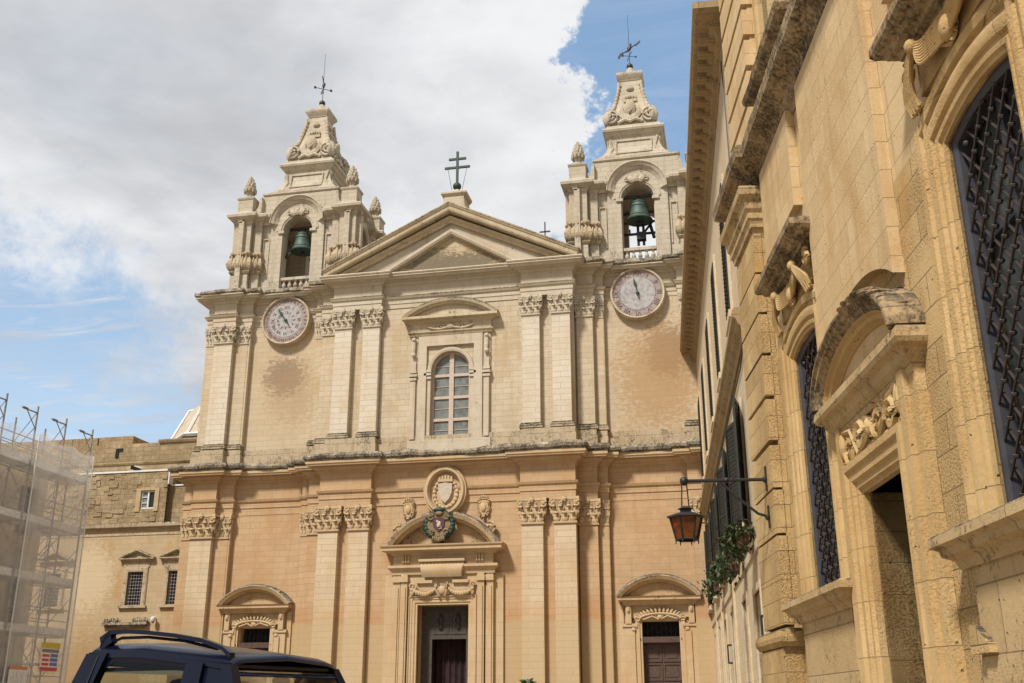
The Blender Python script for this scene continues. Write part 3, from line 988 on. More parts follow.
# pedestal, ball and archbishop's cross
mb = MB()
mb.prism([(-0.95, 26.6), (0.95, 26.6), (0.86, 27.5), (0.62, 27.75), (0.55, 28.4), (-0.55, 28.4), (-0.62, 27.75), (-0.86, 27.5)], 0.75, 2.05)
mb.sweep_h([(-0.55, 2.0), (-0.55, 0.8), (0.55, 0.8), (0.55, 2.0)], [(-0.2, 28.36), (0.03, 28.36), (0.12, 28.44), (0.18, 28.52), (0.18, 28.62), (-0.3, 28.68)])
mb.lathe((0, 1.4, 28.62), [(0.36, 0), (0.36, 0.12), (0.26, 0.2), (0.22, 0.36), (0.16, 0.44)], 14)
mb.build('pedestal', M['trim_pale'], PED)
mb = MB()
mb.blob((0, 1.4, 29.30), (0.24, 0.24, 0.24), 14, 9)
mb.box(-0.065, 0.065, 1.34, 1.46, 29.45, 31.5)
mb.box(-0.5, 0.5, 1.345, 1.455, 30.98, 31.1)
mb.box(-0.73, 0.73, 1.345, 1.455, 30.44, 30.56)
for q in (-1, 1):
    mb.tube([(q * 0.55, 1.4, 30.45), (q * 0.3, 1.4, 29.1)], 0.012, 4)
mb.build('double_cross', M['patina'], PED, 40)

# ---- dome behind (only its cross shows)
dm = MB()
dm.lathe((0, 30, 0), [(6.0, 20), (6.0, 26), (6.3, 26.2), (6.3, 26.6), (5.9, 26.8), (5.6, 28.6), (4.9, 30.6), (3.8, 32.4), (2.4, 33.7), (1.1, 34.3), (1.0, 34.4), (1.0, 36.2), (1.2, 36.3), (0.9, 37.2), (0.3, 37.9), (0.1, 38.4)], 24)
DM = dm.build('dome', M['town'], CATH, 35)
mb = MB()
mb.box(-0.05, 0.05, 29.95, 30.05, 38.3, 40.5)
mb.box(-0.45, 0.45, 29.95, 30.05, 39.55, 39.66)
mb.build('dome_cross', M['iron'], DM)

# ---- upper middle window
WIN = MB()
yw = Y2
frame = WIN
# outer frame: projecting slab with rectangular recess around the arch
frame.wall(yw - 0.16, -1.75, 1.75, 14.2, 20.22, [(-1.28, 1.28, 14.55, 19.62)], 0.17)
frame.box(-1.75, -1.74, yw - 0.16, yw + .02, 14.2, 20.22)
frame.box(1.74, 1.75, yw - 0.16, yw + .02, 14.2, 20.22)
for q in (-1, 1):
    frame.box(min(q * 1.75, q * 2.15), max(q * 1.75, q * 2.15), yw - 0.09, yw + .02, 14.2, 20.2)
    frame.box(min(q * 1.84, q * 2.1), max(q * 1.84, q * 2.1), yw - 0.2, yw + .02, 14.6, 17.75)
    for j, (e, z) in enumerate(((0.04, 17.75), (0.07, 17.95), (0.03, 18.15))):
        frame.box(min(q * (1.82 - e), q * (2.12 + e)), max(q * (1.82 - e), q * (2.12 + e)), yw - 0.21 - e, yw + .02, z, z + 0.13)
    frame.box(min(q * 1.84, q * 2.1), max(q * 1.84, q * 2.1), yw - 0.18, yw + .02, 18.3, 18.8)
    # hanging drops
    frame.blob((q * 1.97, yw - 0.2, 19.6), (0.11, 0.08, 0.42), 7, 5)
    frame.blob((q * 1.97, yw - 0.23, 19.15), (0.14, 0.1, 0.13), 7, 5)
    frame.blob((q * 1.97, yw - 0.22, 20.0), (0.13, 0.1, 0.12), 7, 5)
    # imposts of the arch
    for j, (e, z) in enumerate(((0.0, 17.82), (0.04, 18.0), (0.02, 18.18))):
        frame.box(min(q * 1.02, q * (1.36 + e)), max(q * 1.02, q * (1.36 + e)), yw - 0.12 - e, yw + .02, z, z + 0.13)
    frame.box(min(q * 1.06, q * 1.3), max(q * 1.06, q * 1.3), yw - 0.05, yw + .02, 14.55, 17.8)
frame.box(-2.2, 2.2, yw - 0.22, yw + .02, 13.95, 14.52)
frame.sweep_v(arc(0, 18.28, 1.04, 180, 0, 22), [(0.0, -0.02), (0.0, 0.06), (0.1, 0.09), (0.2, 0.09), (0.24, 0.0)], yw)
UW = WIN.build('great_window', M['trim_pale'], CATH)
mb = MB()
mb.sweep_h([(-2.2, yw), (-2.2, yw - 0.16), (2.2, yw - 0.16), (2.2, yw)], [(-0.1, 20.2), (0.02, 20.2), (0.06, 20.3), (0.12, 20.36), (0.12, 20.42), (0.0, 20.46), (0.0, 20.84), (0.08, 20.9), (0.2, 20.98), (0.34, 21.02), (0.40, 21.06), (0.40, 21.2), (-0.1, 21.26)])
mb.sweep_v(segarc(-2.55, 2.55, 21.18, 0.92), [(-0.24, 0.0), (-0.24, 0.38), (-0.15, 0.42), (-0.12, 0.52), (-0.02, 0.56), (0.05, 0.56), (0.1, 0.0)], yw)
mb.prism(segarc(-2.3, 2.3, 21.2, 0.75), yw - 0.22, yw + 0.02)
mb.spiral(-0.55, 20.62, yw - 0.2, 0.2, 1.3, 1, 0, 0.05)
mb.spiral(0.55, 20.62, yw - 0.2, 0.2, 1.3, -1, PI, 0.05)
mb.tube([(-1.3, yw - .19, 20.7), (-0.95, yw - .21, 20.55), (-0.6, yw - .2, 20.5), (0, yw - .22, 20.62), (0.6, yw - .2, 20.5), (0.95, yw - .21, 20.55), (1.3, yw - .19, 20.7)], 0.06, 6)
mb.blob((0, yw - 0.2, 20.66), (0.22, 0.1, 0.16), 8, 5)
mb.build('window_hood', M['pale_dark'], UW)
mb = MB()
mb.sweep_v(segarc(-2.55, 2.55, 21.18, 0.92), [(0.0, 0.565), (0.055, 0.575), (0.12, 0.45), (0.12, 0.0)], yw)
mb.build('hood_capping', M['base_dark'], UW)
mb = MB()
yg = yw + 0.30
for zc in (15.66, 16.85, 18.05):
    mb.box(-1.04, 1.04, yg - 0.07, yg + 0.02, zc - 0.075, zc + 0.075)
mb.box(-0.12, 0.12, yg - 0.08, yg + 0.021, 14.55, 19.3)
for q in (-1, 1):
    mb.box(min(q * 0.93, q * 1.04), max(q * 0.93, q * 1.04), yg - 0.071, yg + 0.02, 14.55, 18.3)
    for zc in (15.1, 16.25, 17.45, 18.55):
        mb.box(min(q * 0.12, q * 0.93), max(q * 0.12, q * 0.93), yg - 0.03, yg + 0.015, zc - 0.014, zc + 0.014)
mb.sweep_v(arc(0, 18.28, 1.04, 180, 0, 22), [(-0.11, -0.02), (-0.11, 0.07), (0.0, 0.07), (0.0, -0.02)], yg)
mb.build('window_frame', M['cream_wood'], UW)
MB().box(-1.1, 1.1, yg + 0.0, yg + 0.05, 14.5, 19.4).build('pane', M['pane'], UW)

# ---- clock dials (the two dials differ: the left one is the calendar)
def text_mesh(txt, size, mat):
    cu = bpy.data.curves.new('numeral', 'FONT')
    cu.body = txt
    cu.size = size
    cu.align_x, cu.align_y = 'CENTER', 'CENTER'
    cu.extrude = 0.008
    cu.resolution_u = 2
    ob = bpy.data.objects.new('numeral', cu)
    COL.objects.link(ob)
    dg = bpy.context.evaluated_depsgraph_get()
    me = bpy.data.meshes.new_from_object(ob.evaluated_get(dg))
    bpy.data.objects.remove(ob)
    vs = [tuple(v.co) for v in me.vertices]
    fs = [tuple(p.vertices) for p in me.polygons]
    bpy.data.meshes.remove(me)
    return vs, fs


def dial(x, z, r, left):
    y = 1.5 + UP
    mb = MB()
    ring = [(r * 0.93, 0.0), (r * 0.93, 0.34), (r * 0.95, 0.40), (r, 0.42), (r * 1.03, 0.36), (r * 1.03, 0.0)]
    n = 48
    rows = []
    for k in range(n):
        a = 2 * PI * k / n
        rows.append([(x + q * math.cos(a), y - p, z + q * math.sin(a)) for q, p in ring])
    mb._strip(rows, True)
    o = mb.build('clock', M['pale_dark'], CATH, 40, label='calendar dial crowded with two rings of figures' if left else 'clock dial with one ring of roman numerals and a plain centre')
    mb = MB()
    mb.prism([(x + r * 0.95 * math.cos(2 * PI * k / n), z + r * 0.95 * math.sin(2 * PI * k / n)) for k in range(n)], y - 0.30, y)
    mb.build('dial_ring', M['dial_ring'], o)
    mb = MB()
    q = r * (0.66 if not left else 0.70)
    mb.prism([(x + q * math.cos(2 * PI * k / n), z + q * math.sin(2 * PI * k / n)) for k in range(n)], y - 0.31, y)
    mb.build('dial_face', M['dial'], o)
    mb = MB()
    def ringtxt(labels, rad, size, yy):
        for k, t in enumerate(labels):
            vs, fs = text_mesh(t, size, None)
            a = PI / 2 - 2 * PI * k / len(labels)
            c, s_ = math.cos(a - PI / 2), math.sin(a - PI / 2)
            mb.add([(x + rad * math.cos(a) + c * vx - s_ * vy, yy - vz, z + rad * math.sin(a) + s_ * vx + c * vy) for vx, vy, vz in vs], fs)
    rom = ['XII', 'I', 'II', 'III', 'IIII', 'V', 'VI', 'VII', 'VIII', 'IX', 'X', 'XI']
    if left:
        ringtxt([str(k) for k in [31] + list(range(1, 31))], r * 0.82, r * 0.155, y - 0.305)
        ringtxt(rom, r * 0.55, r * 0.19, y - 0.315)
        ringtxt([str(k) for k in [12] + list(range(1, 12))], r * 0.33, r * 0.15, y - 0.315)
    else:
        ringtxt(rom, r * 0.80, r * 0.26, y - 0.305)
        for k in range(60):
            a = 2 * PI * k / 60
            p0, p1 = r * 0.665, r * 0.69
            mb.tube([(x + p0 * math.cos(a), y - .31, z + p0 * math.sin(a)), (x + p1 * math.cos(a), y - .31, z + p1 * math.sin(a))], 0.012, 4)
    mb.build('numerals', M['numeral'], o)
    mb = MB()
    a = R(126 if left else 102)
    d = Vector((math.cos(a), 0, math.sin(a)))
    L = r * (0.6 if left else 0.62)
    s_ = Vector((-d.z, 0, d.x))
    c = Vector((x, y - 0.36, z))
    poly = [c - d * 0.2 * r + s_ * .03, c - d * .2 * r - s_ * .03, c + d * L * .45 - s_ * .03, c + d * L * .62 - s_ * .085, c + d * L, c + d * L * .62 + s_ * .085, c + d * L * .45 + s_ * .03]
    mb.prism([(p.x, p.z) for p in poly], y - 0.39, y - 0.35)
    mb.blob((x, y - 0.37, z), (0.1, 0.05, 0.1), 8, 5)
    mb.build('clock_hand', M['patina'], o)


dial(-9.83, 22.1, 1.40, True)
dial(9.83, 22.1, 1.40, False)

# ---- main portal
def hood_return(w, y0, p0, prof):
    return MB().sweep_h([(-w, y0 + 0.05), (-w, y0 - p0), (w, y0 - p0), (w, y0 + 0.05)], prof)


PT = MB()
yp = 0.34
# door case: stepped jambs and lintel
for (xi, xo, p, zt) in ((1.27, 1.52, 0.22, 6.27), (1.52, 1.68, 0.30, 6.53)):
    PT.sweep_v([(-xi, 0), (-xi, zt), (xi, zt), (xi, 0)], [(0.0, -0.1), (0.0, p), (0.08, p), (0.12, p + 0.05), (xo - xi, p + 0.05), (xo - xi, -0.1)], yp)
for q in (-1, 1):
    for x0, x1, p in ((1.74, 2.08, 0.44), (2.14, 2.5, 0.34), (2.5, 2.95, 0.14)):
        PT.box(min(q * x0, q * x1), max(q * x0, q * x1), yp - p, yp + 0.05, 0, 7.72)
        if p > 0.2:
            PT.box(min(q * (x0 + .08), q * (x1 - .08)), max(q * (x0 + .08), q * (x1 - .08)), yp - p - 0.05, yp + 0.05, 0.9, 7.1)
            PT.box(min(q * (x0 - .03), q * (x1 + .03)), max(q * (x0 - .03), q * (x1 + .03)), yp - p - 0.08, yp + 0.05, 7.35, 7.6)
    for k in range(3):
        PT.box(min(q * (1.66 + .14 * k), q * (1.75 + .14 * k)), max(q * (1.66 + .14 * k), q * (1.75 + .14 * k)), yp - 0.5, yp, 8.28, 8.6)
PT.box(-1.75, 1.75, yp - 0.28, yp + 0.05, 6.7, 7.75)
PORTAL = PT.build('portal', M['trim'], CATH)
mb = hood_return(2.55, yp, 0.36, [(-0.2, 7.7), (0.02, 7.7), (0.04, 7.86), (0.12, 7.94), (0.2, 8.02), (0.2, 8.14), (-0.2, 8.18)])
mb.box(-2.5, 2.5, yp - 0.40, yp + 0.05, 8.17, 8.65)
mb.add(*(lambda t: (t.v, t.f))(hood_return(2.55, yp, 0.42, [(-0.2, 8.62), (0.02, 8.62), (0.08, 8.7), (0.28, 8.78), (0.46, 8.82), (0.46, 8.96), (0.52, 9.0), (0.54, 9.08), (-0.2, 9.12)])))
mb.build('portal_entablature', M['trim'], PORTAL)
mb = MB()
# broken segmental pediment with scrolls, and a recessed field
for q in (-1, 1):
    pts = [p for p in segarc(-2.75, 2.75, 9.06, 1.55, 44) if abs(p[0]) > 0.55 and p[0] * q > 0]
    mb.sweep_v(pts, [(-0.34, -0.05), (-0.34, 0.5), (-0.24, 0.6), (-0.2, 0.72), (-0.05, 0.8), (0.05, 0.8), (0.1, 0.7), (0.12, -0.05)], yp)
    mb.spiral(q * 2.32, 9.86, yp - 0.3, 0.30, 1.4, -q, PI / 2 + q * 0.4, 0.09)
    mb.blob((q * 2.1, yp - 0.25, 9.72), (0.35, 0.2, 0.14), 8, 5, rot=q * 0.5)
mb.prism([p for p in segarc(-2.5, 2.5, 9.06, 1.2)], yp - 0.14, yp + 0.02)
mb.build('portal_pediment', M['trim_dark'], PORTAL)
for q in (-1, 1):
    mb = MB()
    mb.sweep_v([p for p in segarc(-2.75, 2.75, 9.06, 1.55, 44) if abs(p[0]) > 0.55 and p[0] * q > 0], [(-0.03, 0.815), (0.055, 0.815), (0.135, 0.6), (0.14, -0.05)], yp)
    mb.build('pediment_capping', M['base_dark'], PORTAL)
mb = MB()
# carved casket (fluted) on the frieze, festoons below
rows = []
for k in range(25):
    x = -1.1 + 2.2 * k / 24
    rows.append([(x * (1 + 0.06 * ((z - 8.2) / .4)), yp - 0.5 - 0.16 * (1 if k % 2 else 0.6) * math.sin(PI * min(1, max(0, (z - 7.55) / 0.75))), z) for z in (7.55, 7.7, 7.85, 8.0, 8.15, 8.3)])
mb._strip(rows)
mb.box(-1.15, 1.15, yp - 0.66, yp - 0.3, 8.28, 8.40)
rnd = random.Random(4)
for q in (-1, 1):
    for k in range(11):
        t = k / 10
        mb.blob((q * (0.35 + 1.15 * t), yp - 0.40, 6.98 - 0.22 * math.sin(PI * t) + rnd.uniform(-.02, .02)), (0.1, 0.1, 0.11 + 0.04 * math.sin(PI * t)), 7, 5)
    mb.spiral(q * 1.5, 7.15, yp - 0.40, 0.2, 1.3, q, 0, 0.06)
    mb.blob((q * 1.5, yp - 0.38, 6.86), (0.1, 0.08, 0.2), 7, 5)
    mb.tube([(q * 0.15, yp - 0.38, 6.66), (q * 0.28, yp - 0.46, 6.95), (q * 0.2, yp - 0.4, 7.3)], 0.08, 6)
    mb.box(min(q * .5, q * 1.3), max(q * .5, q * 1.3), yp - 0.42, yp, 7.28, 7.42)
mb.blob((0, yp - 0.36, 6.95), (0.2, 0.14, 0.26), 8, 6)
mb.build('festoon', M['trim'], PORTAL, 60)
# oak doors standing ajar inside an outer wooden lobby
DOOR = MB()
yd = yp + 0.62
DOOR.wall(yd, -1.27, 1.27, 0, 6.27, [(-0.72, 0.98, 0, 4.72)], 0.12)
DOOR.box(-0.82, -0.72, yd - 0.06, yd + .05, 0, 4.82)
DOOR.box(0.98, 1.08, yd - 0.06, yd + .05, 0, 4.82)
DOOR.box(-0.82, 1.08, yd - 0.061, yd + .05, 4.72, 4.84)
for x0, x1 in ((-0.62, 0.02), (0.24, 0.88)):
    DOOR.wall(yd - 0.03, x0 - .08, x1 + .08, 4.95, 6.1, [(x0, x1, 5.03, 6.02)], 0.05)
DOOR.build('door', M['wood_dark'], PORTAL)
for xc in (-0.3, 0.56):
    mb = MB()
    mb.blob((xc, yd - 0.06, 5.6), (0.14, 0.06, 0.2), 8, 5)
    mb.blob((xc, yd - 0.05, 5.3), (0.11, 0.05, 0.16), 8, 5)
    mb.blob((xc, yd - 0.07, 5.83), (0.09, 0.06, 0.07), 8, 5)
    mb.build('door_boss', M['iron'], PORTAL)
mb = MB()
rows = []
for k in range(29):
    x = -0.9 + 2.0 * k / 28
    rows.append([(x, yd + 0.75 + 0.06 * math.sin(k * 1.5), z) for z in (0.05, 2.0, 4.2 - 0.25 * math.sin(PI * k / 28), 5.0)])
mb._strip(rows)
mb.build('door_curtain', M['curtain'], PORTAL)
MB().box(-1.9, 1.9, yd + 1.2, yd + 1.3, 0, 6.6).build('door_lobby', M['interior'], PORTAL)

# ---- coats of arms over the portal
def cartouche(x, z, h, y, mat, name, label=None):
    mb = MB()
    k = h / 1.2
    mb.prism([(x + a * k, z + b * k) for a, b in ((-0.3, 0.32), (0.3, 0.32), (0.32, -0.05), (0.2, -0.36), (0, -0.5), (-0.2, -0.36), (-0.32, -0.05))], y - 0.14, y)
    for q in (-1, 1):
        mb.spiral(x + q * 0.33 * k, z + 0.30 * k, y - 0.12, 0.15 * k, 1.3, q, PI / 2, 0.055 * k)
        mb.spiral(x + q * 0.30 * k, z - 0.32 * k, y - 0.12, 0.14 * k, 1.3, -q, -PI / 2, 0.05 * k)
        mb.tube([(x + q * .38 * k, y - .1, z + .2 * k), (x + q * .42 * k, y - .13, z), (x + q * .32 * k, y - .1, z - .3 * k)], 0.05 * k, 6)
    for a in (-0.26, -0.13, 0, 0.13, 0.26):
        mb.blob((x + a * k, y - 0.14, z + (0.50 - abs(a) * .15) * k), (0.065 * k, 0.06, 0.11 * k), 6, 4)
    mb.box(x - 0.3 * k, x + 0.3 * k, y - 0.16, y, z + 0.36 * k, z + 0.43 * k)
    mb.blob((x, y - 0.15, z - 0.05 * k), (0.2 * k, 0.07, 0.26 * k), 8, 6)
    mb.blob((x, y - 0.15, z - 0.52 * k), (0.16 * k, 0.08, 0.08 * k), 8, 5)
    mb.v = [(x + (vx - x) * .74, vy, vz) for vx, vy, vz in mb.v]
    return mb.build(name, mat, CATH, 50, label=label)


cartouche(-1.9, 10.98, 1.15, 0.34, M['trim_dark'], 'escutcheon')
cartouche(1.95, 10.95, 1.15, 0.34, M['trim_dark'], 'escutcheon')
mb = MB()
n = 40
ring = [(0.78, 0.0), (0.80, 0.26), (0.88, 0.40), (0.98, 0.40), (1.05, 0.28), (1.10, 0.30), (1.12, 0.0)]
rows = [[(q * math.cos(2 * PI * k / n), 0.34 - p, 11.78 + (q + 0.16) * 1.0 * math.sin(2 * PI * k / n)) for q, p in ring] for k in range(n)]
mb._strip(rows, True)
MED = mb.build('oval_medallion', M['trim'], CATH, 40)
mb = MB()
mb.prism([(0.84 * math.cos(2 * PI * k / n), 11.78 + 0.98 * math.sin(2 * PI * k / n)) for k in range(n)], 0.25, 0.34)
for q in (-1, 1):
    for k in range(9):
        a = R(-80 + 17 * k)
        mb.blob((q * 0.58 * math.cos(a), 0.20, 11.70 + 0.72 * math.sin(a)), (0.10, 0.06, 0.12), 6, 4, rot=-q * a)
    mb.tube([(q * 0.05, .2, 11.0), (q * .5, .2, 11.3), (q * .6, .2, 11.9)], 0.04, 5)
for a in (-0.3, -0.15, 0, 0.15, 0.3):
    mb.box(a - 0.055, a + 0.055, 0.12, 0.26, 12.24, 12.60 - abs(a) * .3)
mb.box(-0.38, 0.38, 0.10, 0.26, 12.24, 12.36)
mb.build('medallion_relief', M['trim'], MED, 50)
MB().prism([(-0.36, 12.14), (0.0, 12.2), (0.36, 12.14), (0.34, 11.7), (0.2, 11.38), (0, 11.18), (-0.2, 11.38), (-0.34, 11.7)], 0.10, 0.26).build('shield', M['grey_stone'], MED)

# painted arms in the middle of the broken pediment
cy = yp - 0.75
mb = MB()
for k in range(22):
    a = 2 * PI * k / 22
    mb.blob((-0.12 + 0.66 * math.cos(a), cy + 0.04, 10.0 + 0.62 * math.sin(a)), (0.17, 0.13, 0.17), 7, 5)
mb.blob((-0.12, cy - 0.02, 10.74), (0.32, 0.14, 0.12), 10, 5)
mb.tube([(-0.12, cy + .1, 9.0), (-0.12, yp, 9.3)], 0.1, 6)
ARMS = mb.build('painted_arms', M['green_paint'], CATH, 60)
mb = MB()
mb.prism([(-0.12 + 0.56 * math.cos(2 * PI * k / 24) * (1 + .09 * math.cos(6 * PI * k / 12)), 10.02 + 0.58 * math.sin(2 * PI * k / 24)) for k in range(24)], cy - 0.06, cy + 0.1)
for q in (-1, 1):
    mb.spiral(-0.12 + q * 0.42, 10.38, cy - 0.1, 0.17, 1.3, q, PI / 2, 0.06)
    mb.spiral(-0.12 + q * 0.38, 9.66, cy - 0.1, 0.15, 1.3, -q, -PI / 2, 0.06)
for k in range(7):
    mb.blob((-0.12 + 0.09 * (k - 3), cy - 0.06, 9.36 - 0.03 * (3 - abs(k - 3))), (0.07, 0.08, 0.15), 6, 4)
mb.blob((-0.12, cy - 0.08, 10.55), (0.22, 0.1, 0.12), 8, 5)
mb.build('arms_mantling', M['gold_paint'], ARMS, 60)
mb = MB()
mb.prism([(-0.42, 10.32), (-0.12, 10.38), (0.18, 10.32), (0.16, 9.95), (-0.12, 9.66), (-0.4, 9.95)], cy - 0.12, cy)
mb.build('arms_shield', M['red_paint'], ARMS)
mb = MB()
mb.blob((-0.1, cy - 0.13, 10.02), (0.10, 0.04, 0.16), 8, 5, rot=0.3)
mb.blob((-0.18, cy - 0.13, 10.16), (0.06, 0.04, 0.07), 8, 5)
mb.tube([(-0.02, cy - .13, 9.95), (0.05, cy - .13, 9.82), (-0.08, cy - .13, 9.8)], 0.025, 5)
mb.build('arms_charge', M['grey_stone'], ARMS)

# ---- side doorways
def side_door(cx, tuft):
    y = 1.5
    mb = MB()
    xi = 0.87
    mb.sweep_v([(cx - xi, 0), (cx - xi, 5.42), (cx + xi, 5.42), (cx + xi, 0)], [(0.0, -0.05), (0.0, 0.16), (0.08, 0.16), (0.11, 0.22), (0.24, 0.22), (0.24, -0.05)], y)
    for q in (-1, 1):
        mb.box(min(cx + q * 1.11, cx + q * 1.72), max(cx + q * 1.11, cx + q * 1.72), y - 0.2, y + .05, 0, 5.3)
        mb.box(min(cx + q * 1.2, cx + q * 1.42), max(cx + q * 1.2, cx + q * 1.42), y - 0.27, y + .05, 0.6, 5.0)
        mb.box(min(cx + q * 1.06, cx + q * 1.78), max(cx + q * 1.06, cx + q * 1.78), y - 0.26, y + .05, 5.18, 5.32)
        mb.box(min(cx + q * 1.34, cx + q * 1.60), max(cx + q * 1.34, cx + q * 1.60), y - 0.3, y + .05, 5.32, 6.2)
        mb.box(min(cx + q * 1.72, cx + q * 1.95), max(cx + q * 1.72, cx + q * 1.95), y - 0.08, y + .05, 0, 6.2)
        mb.blob((cx + q * 1.47, y - 0.3, 5.95), (0.1, 0.1, 0.16), 7, 5)
        mb.blob((cx + q * 1.25, y - 0.25, 5.05), (0.12, 0.08, 0.10), 7, 5)
    mb.box(cx - 1.34, cx + 1.34, y - 0.12, y + .05, 5.6, 6.2)
    o = mb.build('side_doorway', M['trim'], CATH)
    mb = MB()
    mb.sweep_h([(cx - 1.66, y + .05), (cx - 1.66, y - 0.28), (cx + 1.66, y - 0.28), (cx + 1.66, y + .05)],
               [(-0.2, 6.16), (0.02, 6.16), (0.05, 6.26), (0.16, 6.34), (0.28, 6.38), (0.28, 6.48), (0.34, 6.54), (-0.2, 6.60)])
    mb.sweep_v(segarc(cx - 1.95, cx + 1.95, 6.56, 0.92), [(-0.28, -0.05), (-0.28, 0.34), (-0.2, 0.42), (-0.16, 0.54), (-0.02, 0.62), (0.04, 0.6), (0.1, -0.05)], y)
    mb.prism(segarc(cx - 1.75, cx + 1.75, 6.58, 0.74), y - 0.16, y + .02)
    mb.build('door_hood', M['trim_dark'], o)
    mb = MB()
    mb.sweep_v(segarc(cx - 1.95, cx + 1.95, 6.56, 0.92), [(-0.01, 0.63), (0.045, 0.615), (0.115, 0.4), (0.115, -0.05)], y)
    mb.build('hood_capping', M['base_dark'], o)
    mb = MB()
    # shell-like spray of leaves over the lintel
    for k in range(15):
        a = R(12 + 156 * k / 14)
        mb.blob((cx + 0.98 * math.cos(a), y - 0.2, 5.50 + 0.42 * math.sin(a)), (0.075, 0.08, 0.17), 6, 4, rot=PI / 2 - a)
    mb.tube([(cx + 0.95 * math.cos(R(8 + 164 * k / 16)), y - .26, 5.50 + 0.26 * math.sin(R(8 + 164 * k / 16))) for k in range(17)], 0.06, 6)
    for q in (-1, 1):
        mb.spiral(cx + q * 1.08, 5.55, y - 0.22, 0.17, 1.3, q, PI / 2, 0.05)
        mb.tube([(cx + q * .05, y - .26, 5.5), (cx + q * .35, y - .27, 5.64), (cx + q * .8, y - .26, 5.5)], 0.05, 5)
        mb.blob((cx + q * 1.1, y - 0.22, 5.25), (0.08, 0.07, 0.18), 6, 4)
    mb.blob((cx, y - 0.26, 5.6), (0.14, 0.08, 0.12), 8, 5)
    mb.build('shell_carving', M['trim'], o, 50)
    mb = MB()
    yd = y + 0.34
    mb.box(cx - 1.05, cx + 1.05, y - 0.10, yd, 4.46, 4.72)
    for q in (-1, 1):
        mb.blob((cx + q * 1.0, y - 0.12, 4.6), (0.1, 0.1, 0.1), 8, 6)
    mb.box(cx - 0.95, cx + 0.95, yd - .02, yd + 0.1, 0, 4.46)
    for ix in range(2):
        for iz in range(5):
            x0 = cx - 0.86 + ix * 0.88
            z0 = 0.25 + iz * 0.84
            mb.box(x0, x0 + 0.84, yd - 0.06, yd, z0, z0 + 0.07)
            mb.box(x0, x0 + 0.84, yd - 0.06, yd, z0 + 0.70, z0 + 0.77)
            mb.box(x0, x0 + 0.07, yd - 0.062, yd, z0 + .07, z0 + 0.70)
            mb.box(x0 + 0.77, x0 + 0.84, yd - 0.062, yd, z0 + .07, z0 + 0.70)
            mb.box(x0 + 0.16, x0 + 0.68, yd - 0.045, yd, z0 + 0.16, z0 + 0.61)
    mb.build('door', M['wood_brown'], o)
    mb = MB()
    for k in range(9):
        x = cx - 0.87 + 1.74 * k / 8
        mb.tube([(x, yd, 4.7), (x + 0.0, yd, 5.42)], 0.018, 5)
    for k in range(6):
        x = cx - 0.72 + 1.44 * k / 5
        mb.spiral(x, 5.05, yd - 0.01, 0.14, 1.2, 1 if k % 2 else -1, 0, 0.016)
    mb.build('transom_grille', M['iron'], o)
    MB().box(cx - 0.9, cx + 0.9, yd + 0.1, yd + 0.14, 4.6, 5.45).build('transom_pane', M['interior'], o)


side_door(-10.22, True)
side_door(10.24, False)

# ---- bell towers
def face_frame(fn, hx, hy, k):
    """build one face of a rectangular tower stage in its own frame (face at y=0 looking to -y) and turn it to side k"""
    t = MB()
    e = 0.0 if k % 2 == 0 else 0.007
    half = (hx if k % 2 == 0 else hy) - e
    dist = (hy if k % 2 == 0 else hx) - e
    fn(t, half)
    rot = Matrix.Rotation(k * PI / 2, 4, 'Z')
    return [rot @ Vector((x, y - dist, z)) for x, y, z in t.v], t.f


def sgbox(mb, q, x0, x1, y0, y1, z0, z1):
    mb.box(min(q * x0, q * x1), max(q * x0, q * x1), y0, y1, z0, z1)


def vase_mesh():
    mb = MB()
    mb.lathe((0, 0, 0), [(0.36, 0), (0.36, 0.10), (0.2, 0.18), (0.15, 0.34), (0.22, 0.46), (0.38, 0.62), (0.40, 0.70), (0.30, 0.80), (0.2, 0.86)], 14)
    rnd = random.Random(2)
    for row, (z, r, n, h) in enumerate(((0.86, 0.23, 8, 0.2), (1.06, 0.18, 7, 0.2), (1.26, 0.10, 5, 0.2), (1.42, 0.02, 2, 0.2))):
        for k in range(n):
            a = 2 * PI * (k + row * .5) / n
            mb.blob((r * math.cos(a), r * math.sin(a), z), (0.11, 0.11, h), 6, 5, rot=0.35 * math.cos(a), tilt=-0.35 * math.sin(a))
    for k in range(10):
        a = 2 * PI * k / 10
        mb.blob((0.33 * math.cos(a), 0.33 * math.sin(a), 0.60), (0.08, 0.08, 0.18), 6, 4)
    return mb.mesh('flaming_urn', M['tower'], 50)


URN = vase_mesh()
BAL = MB().lathe((0, 0, 0), [(0.11, 0), (0.11, 0.05), (0.06, 0.09), (0.075, 0.14), (0.125, 0.22), (0.12, 0.30), (0.06, 0.42), (0.055, 0.46), (0.09, 0.5), (0.11, 0.53), (0.11, 0.58)], 10).mesh('baluster', M['tower'], 50)


